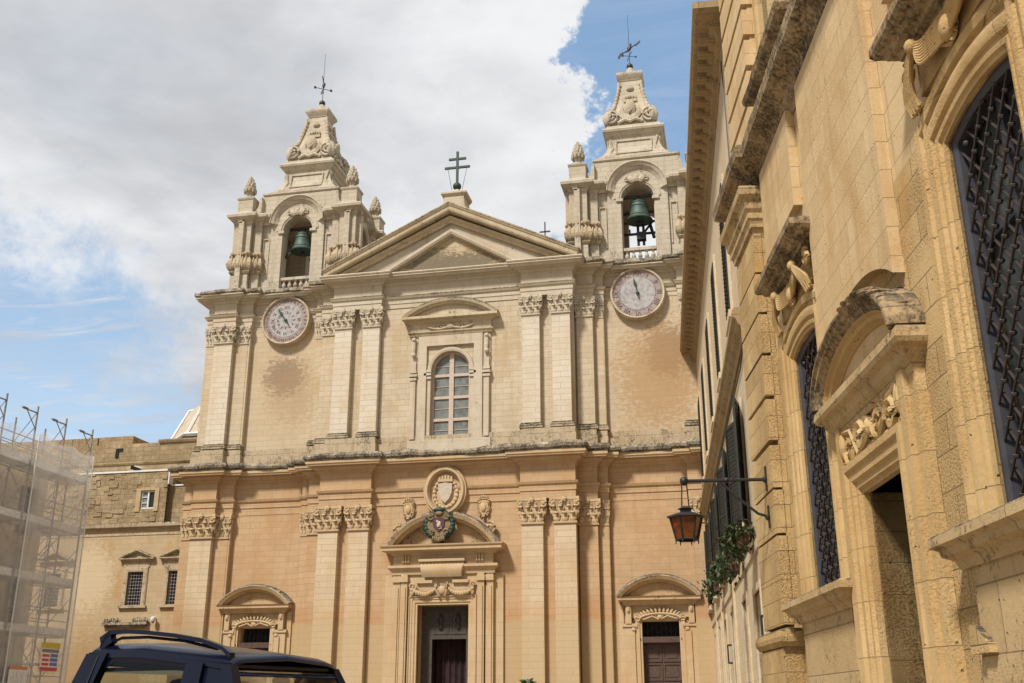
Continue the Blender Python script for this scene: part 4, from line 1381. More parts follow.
def tower(cx, left):
    cyy = 4.65
    T = part_empty('bell_tower', CATH, (cx, cyy, 0))
    hx, hy = 3.75, 2.5
    zb = 23.9
    # --- belfry stage
    def belfry(mb, half):
        op = 0.88 if half > 3 else 0.62
        spring = 28.12
        top = spring + op
        mb.wall(0.55, -half + 0.2, half - 0.2, zb, 29.0, [(-op, op, 24.45, top, True)], 0.55, back=True)
        ow = op + 0.04
        for q in (-1, 1):
            sgbox(mb, q, ow, op + 0.78, 0.40, 0.56, zb, spring)
        inn, outr = [], []
        ro = 1.55 if half > 3 else 1.2
        for i in range(25):
            b_ = PI - PI * i / 24
            cb, sb = math.cos(b_), math.sin(b_)
            inn.append((ow * cb, spring + ow * sb))
            t_ = (op + 0.78) / max(1e-6, abs(cb))
            if spring + t_ * sb > 28.62:
                h_ = 28.62 - spring
                t_ = h_ * sb + math.sqrt(max(0, h_ * h_ * sb * sb - h_ * h_ + ro * ro))
            outr.append((t_ * cb, spring + t_ * sb))
        mb._strip([[(p[0], 0.56, p[1]), (p[0], 0.40, p[1]), (q_[0], 0.40, q_[1])] for p, q_ in zip(inn, outr)], False, False)
        for q in (-1, 1):
            # pilaster with recessed flanking strips and pedestal
            p0, p1 = half - 1.0, half
            sgbox(mb, q, p0, p1, 0.0, 0.9, zb, 28.7)
            sgbox(mb, q, p0 - 0.55, p0, 0.3, 0.9, zb, 28.7)
            sgbox(mb, q, half, half + 0.24, 0.3, 0.62, zb, 28.7)
            sgbox(mb, q, p0 - 0.05, p1 + 0.05, -0.06, 0.6, zb, 24.7)
            # imposts
            sgbox(mb, q, op - 0.08, op + 0.3, 0.30, 0.6, spring - 0.16, spring)
            # sunk panel on the wall strip
            if half > 3:
                sgbox(mb, q, op + 0.86, op + 0.93, 0.48, 0.56, 25.3, 27.7)
                sgbox(mb, q, p0 - 0.66, p0 - 0.60, 0.48, 0.56, 25.3, 27.7)
                sgbox(mb, q, op + 0.86, p0 - 0.60, 0.47, 0.56, 27.7, 27.77)
        # archivolt with carved key block
        mb.sweep_v(arc(0, spring, op, 180, 0, 20), [(0.02, -0.1), (0.02, -0.44 + 0.4), (0.10, 0.0), (0.14, 0.05), (0.40, 0.05), (0.46, -0.02), (0.46, -0.2)], 0.40)
        if half > 3:
            for q in (-1, 0, 1):
                mb.blob((q * 0.28, 0.28, top + 0.28 - abs(q) * .06), (0.2, 0.12, 0.26), 7, 5, rot=q * .5)
            for q in (-1, 1):
                mb.spiral(q * 0.5, top + 0.25, 0.3, 0.16, 1.2, -q, PI / 2, 0.05)
    mb = MB()
    for k in range(4):
        mb.add(*face_frame(belfry, hx, hy, k))
    mb.build('belfry', M['tower'], T)
    # floor and ceiling of the bell chamber
    mb = MB()
    mb.box(-hx + .3, hx - .3, -hy + .3, hy - .3, zb, 24.45)
    mb.build('belfry_floor', M['tower'], T)
    mb = MB()
    mb.box(-hx + .8, hx - .8, -hy + .8, hy - .8, 29.3, 29.6)
    mb.build('belfry_ceiling', M['tower'], T)
    # --- carved swelling bases half way up the pilasters
    def bulge(mb, half, q):
        if True:
            x0, x1 = half - 1.0, half
            c = q * (half - 0.5)
            for (xa, w, y0) in ((c, 0.52, 0.0), (q * (half - 1.27), 0.27, 0.3)):
                mb.sweep_h([(xa - w, y0 + 0.3), (xa - w, y0), (xa + w, y0), (xa + w, y0 + 0.3)],
                           [(-0.1, 25.45), (0.06, 25.45), (0.12, 25.55), (0.08, 25.62), (0.16, 25.70), (0.24, 25.86), (0.26, 26.05), (0.18, 26.3), (0.06, 26.5), (0.05, 26.6), (0.12, 26.72), (0.1, 26.8), (-0.1, 26.84)])
                n = 5 if w > 0.4 else 3
                for j in range(n):
                    x = xa - w * 0.85 + 1.7 * w * j / (n - 1)
                    mb.blob((x, y0 - 0.18, 26.08), (0.085, 0.12, 0.42), 6, 5)
                    mb.blob((x, y0 - 0.17, 26.62), (0.10, 0.12, 0.10), 6, 4)
                    if j < n - 1:
                        mb.blob((x + 0.85 * w / (n - 1), y0 - 0.20, 25.92), (0.06, 0.1, 0.22), 6, 4)
    for k in range(4):
        for q in (-1, 1):
            mb = MB()
            mb.add(*face_frame(lambda t, half: bulge(t, half, q), hx, hy, k))
            mb.build('carved_swag', M['sooty'], T, 50)
    # --- entablature of the stage: breaks round the pilasters and arches over the opening
    prof = [(-0.2, 28.62), (0.02, 28.62), (0.05, 28.74), (0.14, 28.82), (0.24, 28.88), (0.34, 28.94), (0.40, 28.98), (0.42, 29.12), (0.38, 29.2), (-0.3, 29.28)]
    op, ri = 0.88, 1.42
    rect = []
    def corner_path(half):
        p0 = half - 1.0
        return [(-half, 0), (-p0, 0), (-p0, 0.3), (-p0 + 0.55, 0.3), (-p0 + .55, 0.42)]
    mb = MB()
    for k in range(4):
        def seg(t, half):
            o2 = 1.62 if half > 3 else 1.25
            a = corner_path(half)
            pth = a + [(-o2 + 0.0, 0.42)] if -o2 > a[-1][0] else a
            t.sweep_h([(-half - 0.24, 0.3), (-half, 0.3)] + pth, prof)
            t.sweep_h([(-x, y) for x, y in reversed(pth)] + [(half, 0.3), (half + 0.24, 0.3)], prof)
            # arch part
            t.sweep_v([(-o2, 28.6)] + arc(0, 28.62, o2, 180, 0, 24)[1:-1] + [(o2, 28.6)],
                      [(-0.36, -0.2), (-0.36, 0.05), (-0.26, 0.12), (-0.18, 0.22), (-0.04, 0.30), (0.0, 0.36), (0.05, 0.34), (0.08, -0.3)], 0.42)
        mb.add(*face_frame(seg, hx, hy, k))
    mb.build('belfry_cornice', M['tower'], T)
    # --- attic and corner pedestals
    mb = MB()
    ax, ay = 2.35, 1.95
    mb.box(-ax, ax, -ay, ay, 29.0, 30.62)
    mb.sweep_h([(-ax, -ay), (ax, -ay), (ax, ay), (-ax, ay)], [(-0.2, 30.6), (0.02, 30.6), (0.08, 30.68), (0.08, 30.78), (-0.3, 30.84)], True)
    for qx in (-1, 1):
        for qy in (-1, 1):
            x, y = qx * (hx - 0.5), qy * (hy - 0.45)
            mb.box(x - 0.47, x + 0.47, y - 0.45, y + 0.45, 29.2, 30.3)
            mb.sweep_h([(x - .47, y - .45), (x + .47, y - .45), (x + .47, y + .45), (x - .47, y + .45)], [(-0.1, 29.2), (0.10, 29.2), (0.08, 29.3), (0.0, 29.5)], True)
            mb.sweep_h([(x - .47, y - .45), (x + .47, y - .45), (x + .47, y + .45), (x - .47, y + .45)], [(-0.1, 30.22), (0.02, 30.22), (0.06, 30.3), (0.06, 30.38), (-0.3, 30.42)], True)
            # little scrolls leaning on the attic
            mb.prism([(qx * (hx - 0.97), 29.2), (qx * (ax - 0.02), 29.2), (qx * (ax - .02), 30.45), (qx * (ax + .12), 30.3), (qx * (ax + .18), 29.8), (qx * (hx - .97), 29.5)], y - 0.2, y + 0.2)
            mb.prism([(x - 0.72, 29.2), (x - 0.44, 29.2), (x - .44, 30.1), (x - .52, 29.7)], y - 0.15, y + 0.15)
            mb.prism([(x + 0.44, 29.2), (x + 0.72, 29.2), (x + .52, 29.7), (x + .44, 30.1)], y - 0.15, y + 0.15)
    mb.build('attic', M['tower'], T)
    for qx in (-1, 1):
        for qy in (-1, 1):
            inst('urn', URN, T, (qx * (hx - 0.5), qy * (hy - 0.45), 30.40))
    # --- concave block
    mb = MB()
    rows = []
    for i in range(11):
        t = i / 10
        k = 1.42 + 0.78 * (1 - t) ** 2.6
        ky = 1.30 + 0.6 * (1 - t) ** 2.6
        z = 30.82 + 1.55 * t
        rows.append([(-k, -ky, z), (k, -ky, z), (k, ky, z), (-k, ky, z), (-k, -ky, z)])
    mb._strip(rows, False, False)
    sq = [(-1.42, -1.3), (1.42, -1.3), (1.42, 1.3), (-1.42, 1.3)]
    mb.sweep_h(sq, [(-0.4, 32.36), (0.02, 32.36), (0.05, 32.46), (0.14, 32.52), (0.20, 32.62), (0.30, 32.72), (0.34, 32.84), (0.30, 32.94), (0.12, 33.05), (0.1, 33.16), (-1.2, 33.2)], True)
    for k in range(4):
        rot = Matrix.Rotation(k * PI / 2, 4, 'Z')
        t = MB()
        d = 1.3 if k % 2 == 0 else 1.42
        w = 1.0 if k % 2 == 0 else 0.9
        # sunk panel: frame strips following the slope, and side scrolls
        for (za, zc) in ((31.22, 31.29), (32.14, 32.21)):
            kk = 0.6 * (1 - (za - 30.82) / 1.55) ** 2.6
            t.box(-w, w, -d - kk - 0.07, -d + .1, za, zc)
        for q in (-1, 1):
            t.tube([(q * w, -d - 0.3, 31.22), (q * w, -d - 0.12, 31.6), (q * w, -d - 0.06, 32.2)], 0.045, 5)
            t.tube([(q * (w + .38), -d - 0.36, 31.0), (q * (w + .34), -d - 0.2, 31.3), (q * (w + .2), -d - 0.1, 31.7), (q * (w + .3), -d - 0.05, 32.1), (q * (w + .34), -d - .05, 32.3)], 0.07, 6)
        mb.add([rot @ Vector(v) for v in t.v], t.f)
    mb.build('concave_block', M['tower'], T).location.x = 0.06 if left else -0.12
    # --- crown: four scroll brackets closing in on a neck, carved shield and coronet on each face
    mb = MB()
    rows = []
    for z, k in ((33.1, 1.32), (33.5, 1.34), (33.9, 1.22), (34.4, 0.97), (35.0, 0.78), (35.6, 0.64), (36.2, 0.56), (36.5, 0.55)):
        rows.append([(-k, -k, z), (k, -k, z), (k, k, z), (-k, k, z), (-k, -k, z)])
    mb._strip(rows, False, False)
    for k in range(4):
        rot = Matrix.Rotation(k * PI / 2, 4, 'Z')
        t = MB()
        for q in (-1, 1):
            t.lathe((0, 0, 0), [(0.001, 0)], 3) if False else None
            # scroll bracket seen as a drum at the foot, band running up to the neck
            t.spiral(q * 1.08, 33.75, -1.42, 0.42, 1.6, -q, -PI / 2 + q * .3, 0.085, 0.18, 22)
            band = [(q * 1.42, -1.22, 33.45), (q * 1.52, -1.2, 33.8), (q * 1.32, -1.14, 34.15), (q * 1.02, -0.98, 34.4), (q * 0.84, -0.84, 34.9), (q * 0.70, -0.70, 35.6), (q * 0.64, -0.64, 36.2)]
            t.tube(band, 0.13, 7, 0.08)
            t.blob((q * 1.30, -1.26, 33.70), (0.30, 0.20, 0.44), 10, 7)
            for j in range(7):
                u_ = j / 6
                t.blob((q * (0.96 - 0.36 * u_), -(0.96 - 0.36 * u_), 34.5 + 1.5 * u_), (0.12, 0.12, 0.11), 6, 4)
            # palm sprays round the shield
            for j in range(4):
                t.tube([(q * (0.12 + .09 * j), -1.38, 33.5), (q * (0.40 + .10 * j), -1.26, 33.95), (q * (0.46 + .05 * j), -1.06, 34.5 - .1 * j)], 0.06, 6, 0.035)
        t.blob((0, -1.14, 34.2), (0.36, 0.19, 0.55), 9, 7, tilt=0.22)
        t.tube([(-0.1, -1.24, 34.5), (0.12, -1.29, 34.2), (-0.08, -1.31, 33.9)], 0.05, 5)
        for a in (-0.3, -0.15, 0, 0.15, 0.3):
            t.blob((a, -0.84 - .05 * (0.3 - abs(a)), 35.16 - abs(a) * .2), (0.08, 0.09, 0.15), 6, 4)
        t.box(-0.38, 0.38, -0.93, -0.6, 34.82, 34.98)
        t.blob((0, -0.66, 35.75), (0.24, 0.14, 0.16), 7, 5)
        t.tube([(-0.7, -1.38, 33.3), (-0.3, -1.44, 33.46), (0, -1.42, 33.34), (0.3, -1.44, 33.46), (0.7, -1.38, 33.3)], 0.10, 6)
        mb.add([rot @ Vector(v) for v in t.v], t.f)
    up = lambda o: (setattr(o, 'scale', (1, 1, 1.09)), setattr(o, 'location', (0.12 if left else -0.26, 0, -33.2 * 0.09)))
    up(mb.build('scrolled_crown', M['tower'], T, 50))
    mb = MB()
    nk = [(-0.56, -0.56), (0.56, -0.56), (0.56, 0.56), (-0.56, 0.56)]
    mb.sweep_h(nk, [(-0.2, 36.3), (0.02, 36.3), (0.06, 36.42), (0.18, 36.56), (0.22, 36.66), (0.20, 36.78), (-0.3, 36.86)], True)
    mb.lathe((0, 0, 36.8), [(0.52, 0), (0.50, 0.10), (0.36, 0.22), (0.30, 0.28), (0.26, 0.42), (0.17, 0.5), (0.15, 0.6)], 14)
    up(mb.build('finial_cap', M['tower'], T, 50))
    mb = MB()
    mb.blob((0, 0, 37.52), (0.20, 0.20, 0.20), 12, 8)
    mb.tube([(0, 0, 37.5), (0, 0, 40.9)], 0.022, 5, 0.010)
    if left:
        for a, l in ((R(35), 0.52), (R(125), 0.52), (R(215), 0.52), (R(305), 0.52)):
            e = (l * math.cos(a), l * math.sin(a), 38.5)
            mb.tube([(0, 0, 38.5), e], 0.02, 5)
            mb.obox(e, 0.13, 0.03, 0.15, a)
        mb.tube([(0.0, 0, 38.2), (0.03, 0, 38.8), (-0.1, 0, 39.4)], 0.05, 6, 0.03)
        mb.blob((0.02, 0, 38.75), (0.10, 0.06, 0.22), 7, 5)
    else:
        for a in (R(20), R(110), R(200), R(290)):
            e = (0.40 * math.cos(a), 0.40 * math.sin(a), 38.2)
            mb.tube([(0, 0, 38.2), e], 0.016, 5)
            mb.obox(e, 0.09, 0.03, 0.11, a)
        mb.tube([(-0.58, 0, 38.3), (0.0, 0, 38.66), (0.62, 0, 39.05)], 0.03, 6)
        mb.prism([(-0.70, 38.10), (-0.58, 38.14), (-0.32, 38.42), (-0.38, 38.52), (-0.54, 38.44), (-0.68, 38.26)], -0.02, 0.02)
        mb.prism([(0.36, 38.84), (0.42, 38.80), (0.70, 39.04), (0.68, 39.14), (0.6, 39.09)], -0.02, 0.02)
        mb.blob((0.02, 0, 38.72), (0.13, 0.06, 0.22), 8, 6, rot=0.4)
        mb.blob((0.11, 0, 38.95), (0.06, 0.05, 0.07), 7, 5)
        mb.blob((-0.12, 0, 38.56), (0.08, 0.04, 0.14), 7, 5, rot=0.9)
    up(mb.build('weather_vane', M['iron'], T, 50))
    # --- balustrade across the openings
    for k in range(4):
        half = hx if k % 2 == 0 else hy
        dist = hy if k % 2 == 0 else hx
        op_ = 0.88 if k % 2 == 0 else 0.62
        rot = Matrix.Rotation(k * PI / 2, 4, 'Z')
        t = MB()
        t.box(-op_, op_, -dist + 0.50, -dist + 0.78, 25.03, 25.2)
        t.box(-op_, op_, -dist + 0.52, -dist + 0.76, 24.4, 24.47)
        rb = MB()
        rb.add([rot @ Vector(v) for v in t.v], t.f)
        n = 5 if k % 2 == 0 else 3
        for j in range(n):
            x = -op_ + op_ * 2 * (j + 0.5) / n
            p = rot @ Vector((x, -dist + 0.64, 0))
            rb.lathe((p.x, p.y, 24.46), [(0.11, 0), (0.11, 0.05), (0.06, 0.09), (0.075, 0.14), (0.125, 0.22), (0.12, 0.30), (0.06, 0.42), (0.055, 0.46), (0.09, 0.5), (0.11, 0.53), (0.11, 0.58)], 9)
        rb.build('balustrade', M['tower'], T, 50)
    # --- the bell
    B = thing('church_bell', 'green bronze bell hanging in the arch of the tower with the sundial-like calendar dial' if left else
              'dark bronze bell hanging in the tower next to the blue sky, its frame seen against the light', 'bell', (XC + cx + (0.05 if left else 0.0), 50 + cyy - 1.35, 26.72), group='bells in the twin towers')
    B['label'] = 'green bronze bell in the left church tower, above the calendar dial' if left else 'dark green bell in the right church tower, above the single ringed clock'
    k = 0.93 if left else 1.0
    b = MB()
    b.lathe((0, 0, 0.35), [(0.30 * k, 0.02), (0.72 * k, 0.0), (0.74 * k, 0.06), (0.64 * k, 0.2), (0.54 * k, 0.45), (0.47 * k, 0.8), (0.44 * k, 1.15), (0.40 * k, 1.3), (0.26 * k, 1.4), (0.1, 1.44)], 24)
    for z, r in ((0.30, 0.605), (0.95, 0.465), (1.2, 0.44)):
        b.lathe((0, 0, 0.35), [(r * k, z - .03), ((r + .025) * k, z), (r * k, z + .03)], 24)
    b.build('bell_body', M['bronze'], B, 50)
    y_ = MB()
    y_.box(-1.0 if left else -1.05, 1.0 if left else 1.05, -0.1, 0.1, 2.0, 2.16)
    y_.box(-0.12, 0.12, -0.1, 0.1, 1.72, 2.05)
    y_.box(-0.3, -0.22, -0.05, 0.05, 1.6, 2.05)
    y_.box(0.22, 0.3, -0.05, 0.05, 1.6, 2.05)
    y_.build('headstock', M['rust_iron'] if left else M['bluewood'], B)
    B.scale = (1, 1, 0.88)
    c = MB()
    c.tube([(0, 0, 1.5), (0.02, 0, 0.3)], 0.04, 6)
    c.blob((0.02, 0, 0.2), (0.13, 0.13, 0.16), 8, 6)
    if left:
        c.tube([(-0.62, -0.1, 0.9), (-0.74, -0.2, 0.45), (-0.8, -0.2, -0.1)], 0.05, 6)
        c.obox((-0.78, -0.2, 0.1), 0.2, 0.12, 0.45, 0, 0, 0.4)
    c.build('clapper', M['iron'], B)
    if not left:
        f = MB()
        for z in (-0.25, 0.55, 1.2):
            f.box(-0.95, 0.95, 0.55, 0.68, z, z + 0.12)
        for x in (-0.2, 0.1):
            f.box(x, x + 0.14, 0.3, 0.45, -1.1, 0.3)
        f.tube([(0.2, 0.3, -0.3), (0.7, 0.4, 0.5)], 0.07, 6)
        f.tube([(0.75, 0.3, -0.7), (0.55, 0.4, 0.3)], 0.09, 6)
        f.obox((0.05, 0.3, -0.55), 0.5, 0.4, 0.5)
        f.build('bell_frame', M['iron'], B)


tower(-9.97, True)
tower(9.97, False)

# ================================================================== OLD PALACE on the left of the cathedral
PAL = thing('palace', 'honey stone palace with patched rubble upper storey and pedimented barred windows left of the cathedral', 'palace', (XC, 53, 0))
mb = MB()
W1 = (-18.62, -17.70, 6.86, 8.62)
W2 = (-16.20, -15.28, 6.86, 8.62)
mb.wall(0, -36, -14.3, 0, 11.0, [W1, W2, (-23.6, -22.7, 6.86, 8.62), (-26.6, -25.7, 6.86, 8.62)], 0.4)
mb.box(-36, -14.3, 0.42, 14, 0, 11.0)
mb.build('wall', M['palace'], PAL)
mb = MB()
mb.wall(0.1, -36, -16.9, 10.9, 14.2, [(-18.46, -17.62, 12.1, 13.12)], 0.3)
mb.box(-36, -16.9, 0.42, 12, 10.9, 14.2)
mb.box(-16.9, -14.3, 0.5, 12, 10.9, 13.4)
rnd = random.Random(5)
for k in range(90):
    x, z = rnd.uniform(-26, -17.1), rnd.uniform(11.3, 14.1)
    if -18.8 < x < -17.3 and 11.8 < z < 13.4:
        continue
    mb.box(x, x + rnd.uniform(.2, .55), 0.1 - rnd.uniform(.01, .05), 0.2, z, z + rnd.uniform(.12, .3))
mb.build('rubble_wall', M['rubble'], PAL)
mb = MB()
mb.box(-36, -14.3, 1.0, 12, 14.1, 15.05)
mb.box(-36, -18.2, 1.15, 12, 15.0, 16.15)
mb.box(-18.2, -14.3, 1.15, 12, 15.0, 16.3)
for x0, x1, z in ((-34, -22.5, 16.15), (-22.4, -20.2, 16.15)):
    mb.box(x0, x1, 1.4, 11, z, z + 0.55)
mb.sweep_h([(-36, 1.0), (-14.3, 1.0)], [(-0.2, 14.86), (0.05, 14.86), (0.12, 14.95), (0.12, 15.02), (-0.2, 15.06)])
mb.sweep_h([(-18.25, 6), (-18.25, 1.12), (-14.3, 1.12)], [(-0.2, 16.1), (0.05, 16.1), (0.1, 16.2), (0.1, 16.3), (-0.2, 16.36)])
mb.build('parapet', M['rubble'], PAL)
mb = MB()
mb.box(-21.05, -20.85, 1.10, 1.4, 15.35, 15.9)
mb.box(-20.9, -20.6, 1.09, 1.3, 15.75, 15.9)
mb.build('drain_slot', M['interior'], PAL)
mb = MB()
mb.box(-36, -16.85, 0.04, 1.0, 14.2, 14.29)
mb.box(-16.9, -14.5, 0.45, 1.0, 13.40, 13.48)
mb.box(-16.90, -16.84, 0.08, 0.5, 13.45, 14.2)
mb.build('lime_capping', M['white'], PAL)
mb = MB()
mb.sweep_h([(-36, 0), (-14.3, 0)], [(-0.2, 10.62), (0.03, 10.62), (0.03, 10.74), (-0.01, 10.78), (0.0, 10.9), (0.1, 11.0), (0.24, 11.06), (0.26, 11.2), (0.2, 11.26), (-0.2, 11.34)])
mb.build('string_course', M['sooty'], PAL)


def pal_window(x0, x1, z0, z1, name='barred_window'):
    cx = (x0 + x1) / 2
    mb = MB()
    mb.sweep_v([(x0, z0 - .02), (x0, z1), (x1, z1), (x1, z0 - .02)], [(0.0, -0.05), (0.0, 0.07), (0.06, 0.09), (0.2, 0.09), (0.26, 0.05), (0.26, -0.05)], 0)
    mb.box(cx - 0.78, cx + 0.78, -0.06, 0.03, z1 + 0.26, z1 + 0.62)
    mb.sweep_h([(cx - .86, 0), (cx - .86, -.08), (cx + .86, -.08), (cx + .86, 0)], [(-.1, z1 + .56), (.02, z1 + .56), (.08, z1 + .62), (.18, z1 + .67), (.18, z1 + .73), (-.1, z1 + .75)])
    mb.sweep_v([(cx - 1.06, z1 + .72), (cx, z1 + 1.14), (cx + 1.06, z1 + .72)], [(-.08, -.05), (-.08, .16), (.0, .25), (.06, .25), (.08, -.05)], 0)
    mb.prism([(cx - .9, z1 + .74), (cx + .9, z1 + .74), (cx, z1 + 1.08)], -0.04, 0.02)
    mb.box(cx - 0.82, cx + 0.82, -0.16, 0.03, z0 - 0.16, z0 - 0.03)
    o = mb.build(name, M['sooty'], PAL)
    mb = MB()
    n = 6
    for k in range(n + 1):
        x = x0 + (x1 - x0) * k / n
        mb.tube([(x, 0.06, z0), (x, 0.06, z1)], 0.016, 5)
    for k in range(11):
        z = z0 + (z1 - z0) * k / 10
        mb.tube([(x0, 0.06, z), (x1, 0.06, z)], 0.014, 5)
    mb.build('grille', M['steel'], o)
    mb = MB().box(x0 - .02, x1 + .02, 0.26, 0.3, z0 - .02, z1 + .02)
    mb.build('pane', M['dark_pane'], o)


pal_window(*W1)
pal_window(*W2)
pal_window(-23.6, -22.7, 6.86, 8.62)
pal_window(-26.6, -25.7, 6.86, 8.62)
mb = MB()
mb.box(-18.46, -18.40, 0.16, 0.26, 12.1, 13.12)
mb.box(-17.68, -17.62, 0.16, 0.26, 12.1, 13.12)
mb.box(-18.42, -17.66, 0.161, 0.26, 13.05, 13.12)
mb.box(-18.42, -17.66, 0.161, 0.26, 12.1, 12.18)
mb.box(-18.08, -18.0, 0.15, 0.26, 12.16, 13.06)
for z in (12.42, 12.74):
    mb.box(-18.42, -18.06, 0.165, 0.26, z, z + .04)
o = mb.build('casement_window', M['white'], PAL)
MB().box(-18.42, -18.05, 0.22, 0.3, 12.14, 13.08).build('pane', M['pane'], o)
MB().box(-18.02, -17.66, 0.24, 0.3, 12.14, 13.08).build('pane', M['dark_pane'], o)
mb = MB()
mb.box(-18.75, -18.47, 0.05, 0.12, 11.95, 13.25)
mb.box(-17.61, -17.35, 0.05, 0.12, 11.95, 13.25)
mb.box(-18.47, -17.61, 0.05, 0.12, 13.13, 13.3)
mb.build('window_surround', M['palace'], PAL)
# old broken ledge under the window with weeds
mb = MB()
rnd = random.Random(9)
mb.box(-19.75, -17.1, -0.24, 0.03, 5.82, 5.95)
mb.box(-19.6, -17.2, -0.14, 0.03, 5.7, 5.82)
for x in [-19.6 + 0.12 * k for k in range(7)] + [-17.9 + .11 * k for k in range(8)]:
    mb.blob((x, -0.15, 5.98 + rnd.uniform(0, .12)), (0.09, 0.1, 0.10 + rnd.uniform(0, .08)), 5, 4)
mb.build('broken_ledge', M['black'], PAL)

f = thing('floodlight', 'small black floodlight sitting on the white capped ledge of the old palace', 'floodlight', (XC - 19.04, 53.2, 14.29))
MB().obox((0, 0, 0.16), 0.55, 0.25, 0.2, 0.3, 0.4, 0.3).build('lamp_housing', M['iron'], f)
MB().obox((0.1, 0.02, 0.22), 0.42, 0.22, 0.05, 0.3, 0.4, 0.3).build('lens', M['lamp_clear'], f)
MB().box(-0.05, 0.05, -.05, .05, 0.0, 0.12).build('bracket', M['iron'], f)
f = thing('security_camera', 'small pale security camera on the palace wall beside the broken ledge', 'camera', (XC - 16.7, 53, 6.05))
MB().tube([(0, 0, 0.1), (0, -0.25, 0.1)], 0.04, 6).build('bracket', M['white'], f)
mb = MB().lathe((0, -0.28, -0.02), [(0.05, -0.12), (0.12, -0.06), (0.14, 0.05), (0.13, 0.14), (0.05, 0.18)], 12)
mb.build('camera_body', M['white'], f, 40)
MB().blob((0, -0.28, -0.1), (0.08, 0.08, 0.08), 8, 5).build('lens', M['iron'], f)

# chapel roof behind the palace: octagonal stone cap with whitewashed ribs
CH = thing('chapel_roof', 'octagonal stone chapel roof with whitewashed ribs behind the palace parapet', 'roof', (XC - 16.6, 63, -0.9))
n8 = [(math.cos(R(22.5 + 45 * k)), math.sin(R(22.5 + 45 * k))) for k in range(8)]
mb = MB()
mb.prism_z([(5.6 * a, 5.6 * b) for a, b in n8], 0, 18.4)
mb.build('drum_wall', M['rubble'], CH)
mb = MB()
rows = [[(r * a, r * b, z) for a, b in n8 + n8[:1]] for r, z in ((5.8, 18.3), (5.5, 18.6), (4.4, 20.9), (3.0, 21.4), (0.6, 21.6))]
mb._strip(rows, False, True)
mb.build('roof_shell', M['tower'], CH)
mb = MB()
for a, b in n8:
    mb.tube([(r * a, r * b, z) for r, z in ((5.75, 18.45), (5.5, 18.65), (4.4, 20.95), (3.0, 21.45), (0.6, 21.65))], 0.11, 5)
mb.tube([(5.75 * a, 5.75 * b, 18.45) for a, b in n8 + n8[:1]], 0.10, 5)
mb.build('rib', M['white'], CH)

# ================================================================== SCAFFOLDED BUILDING on the far left
SX = -30.55
SB = thing('building', 'tan building under repair standing behind the scaffold and its netting', 'building', (SX - 1.7, 0, 0))
mb = MB()
wins = []
for k in range(8):
    for z0 in (1.2, 5.2, 9.2):
        wins.append((-44 + 4.6 * k, -42.7 + 4.6 * k, z0, z0 + 2.2))
wl = MB().wall(0, -44.6, -8, 0, 12.6, wins, 0.35)
RS = Matrix.Rotation(PI / 2, 4, 'Z')
mb.add([(-v[1], -v[0], v[2]) for v in wl.v], wl.f)
mb.box(-14, -0.36, 8, 44.6, 0, 12.6)
mb.box(-14.2, 0.12, 7.9, 44.7, 12.6, 12.95)
mb.build('wall', M['repair'], SB)
for k in range(8):
    for z0 in (1.2, 5.2, 9.2):
        MB().box(-0.3, -0.25, 42.7 - 4.6 * k, 44 - 4.6 * k, z0, z0 + 2.2).build('window', M['dark_pane'], SB)

SF = thing('scaffold', 'tube scaffold with pale decks and torn debris netting along the building on the far left', 'scaffold', (SX, 0, 0))
YS = [45.1 - 2.16 * k for k in range(11)]
for y in YS:
    for x, top in ((0.0, 14.55), (-1.05, 14.1)):
        mb = MB()
        mb.tube([(x, y, 0), (x, y, top)], 0.042, 7)
        mb.build('upright', M['steel'], SF)
mb = MB()
rnd = random.Random(21)
for z in (2.4, 4.8, 7.05, 9.5, 11.95):
    for x in (0.0, -1.05):
        mb.tube([(x, YS[0], z - .12), (x, YS[-1], z - .12)], 0.03, 5)
        mb.tube([(x, YS[0], z + 0.55), (x, YS[-1], z + 0.55)], 0.024, 5)
        mb.tube([(x, YS[0], z + 1.05), (x, YS[-1], z + 1.05)], 0.024, 5)
    for y in YS:
        mb.tube([(0, y, z - .12), (-1.05, y, z - .12)], 0.03, 5)
        mb.tube([(-1.05, y, z + .5), (-0.05, y, z + 1.6)], 0.02, 5)
    for k in range(len(YS) - 1):
        a, b = YS[k], YS[k + 1]
        if (k + int(z)) % 2:
            a, b = b, a
        mb.tube([(-1.05, a, z - 2.2), (-1.05, b, z - .15)], 0.022, 5)
        ym = (a + b) / 2
        mb.tube([(-0.9, ym, z - 2.2), (-0.9, ym, z - .2)], 0.02, 5)
        mb.tube([(-0.9, ym, z - 0.25), (-0.9, ym - .7, z - 0.95)], 0.016, 5)
        mb.tube([(-0.9, ym, z - 0.25), (-0.9, ym + .7, z - 0.95)], 0.016, 5)
        for j in range(4):
            mb.tube([(-0.9, ym - .35, z - 2.0 + .3 * j), (-0.9, ym + .35, z - 2.0 + .3 * j)], 0.013, 4)
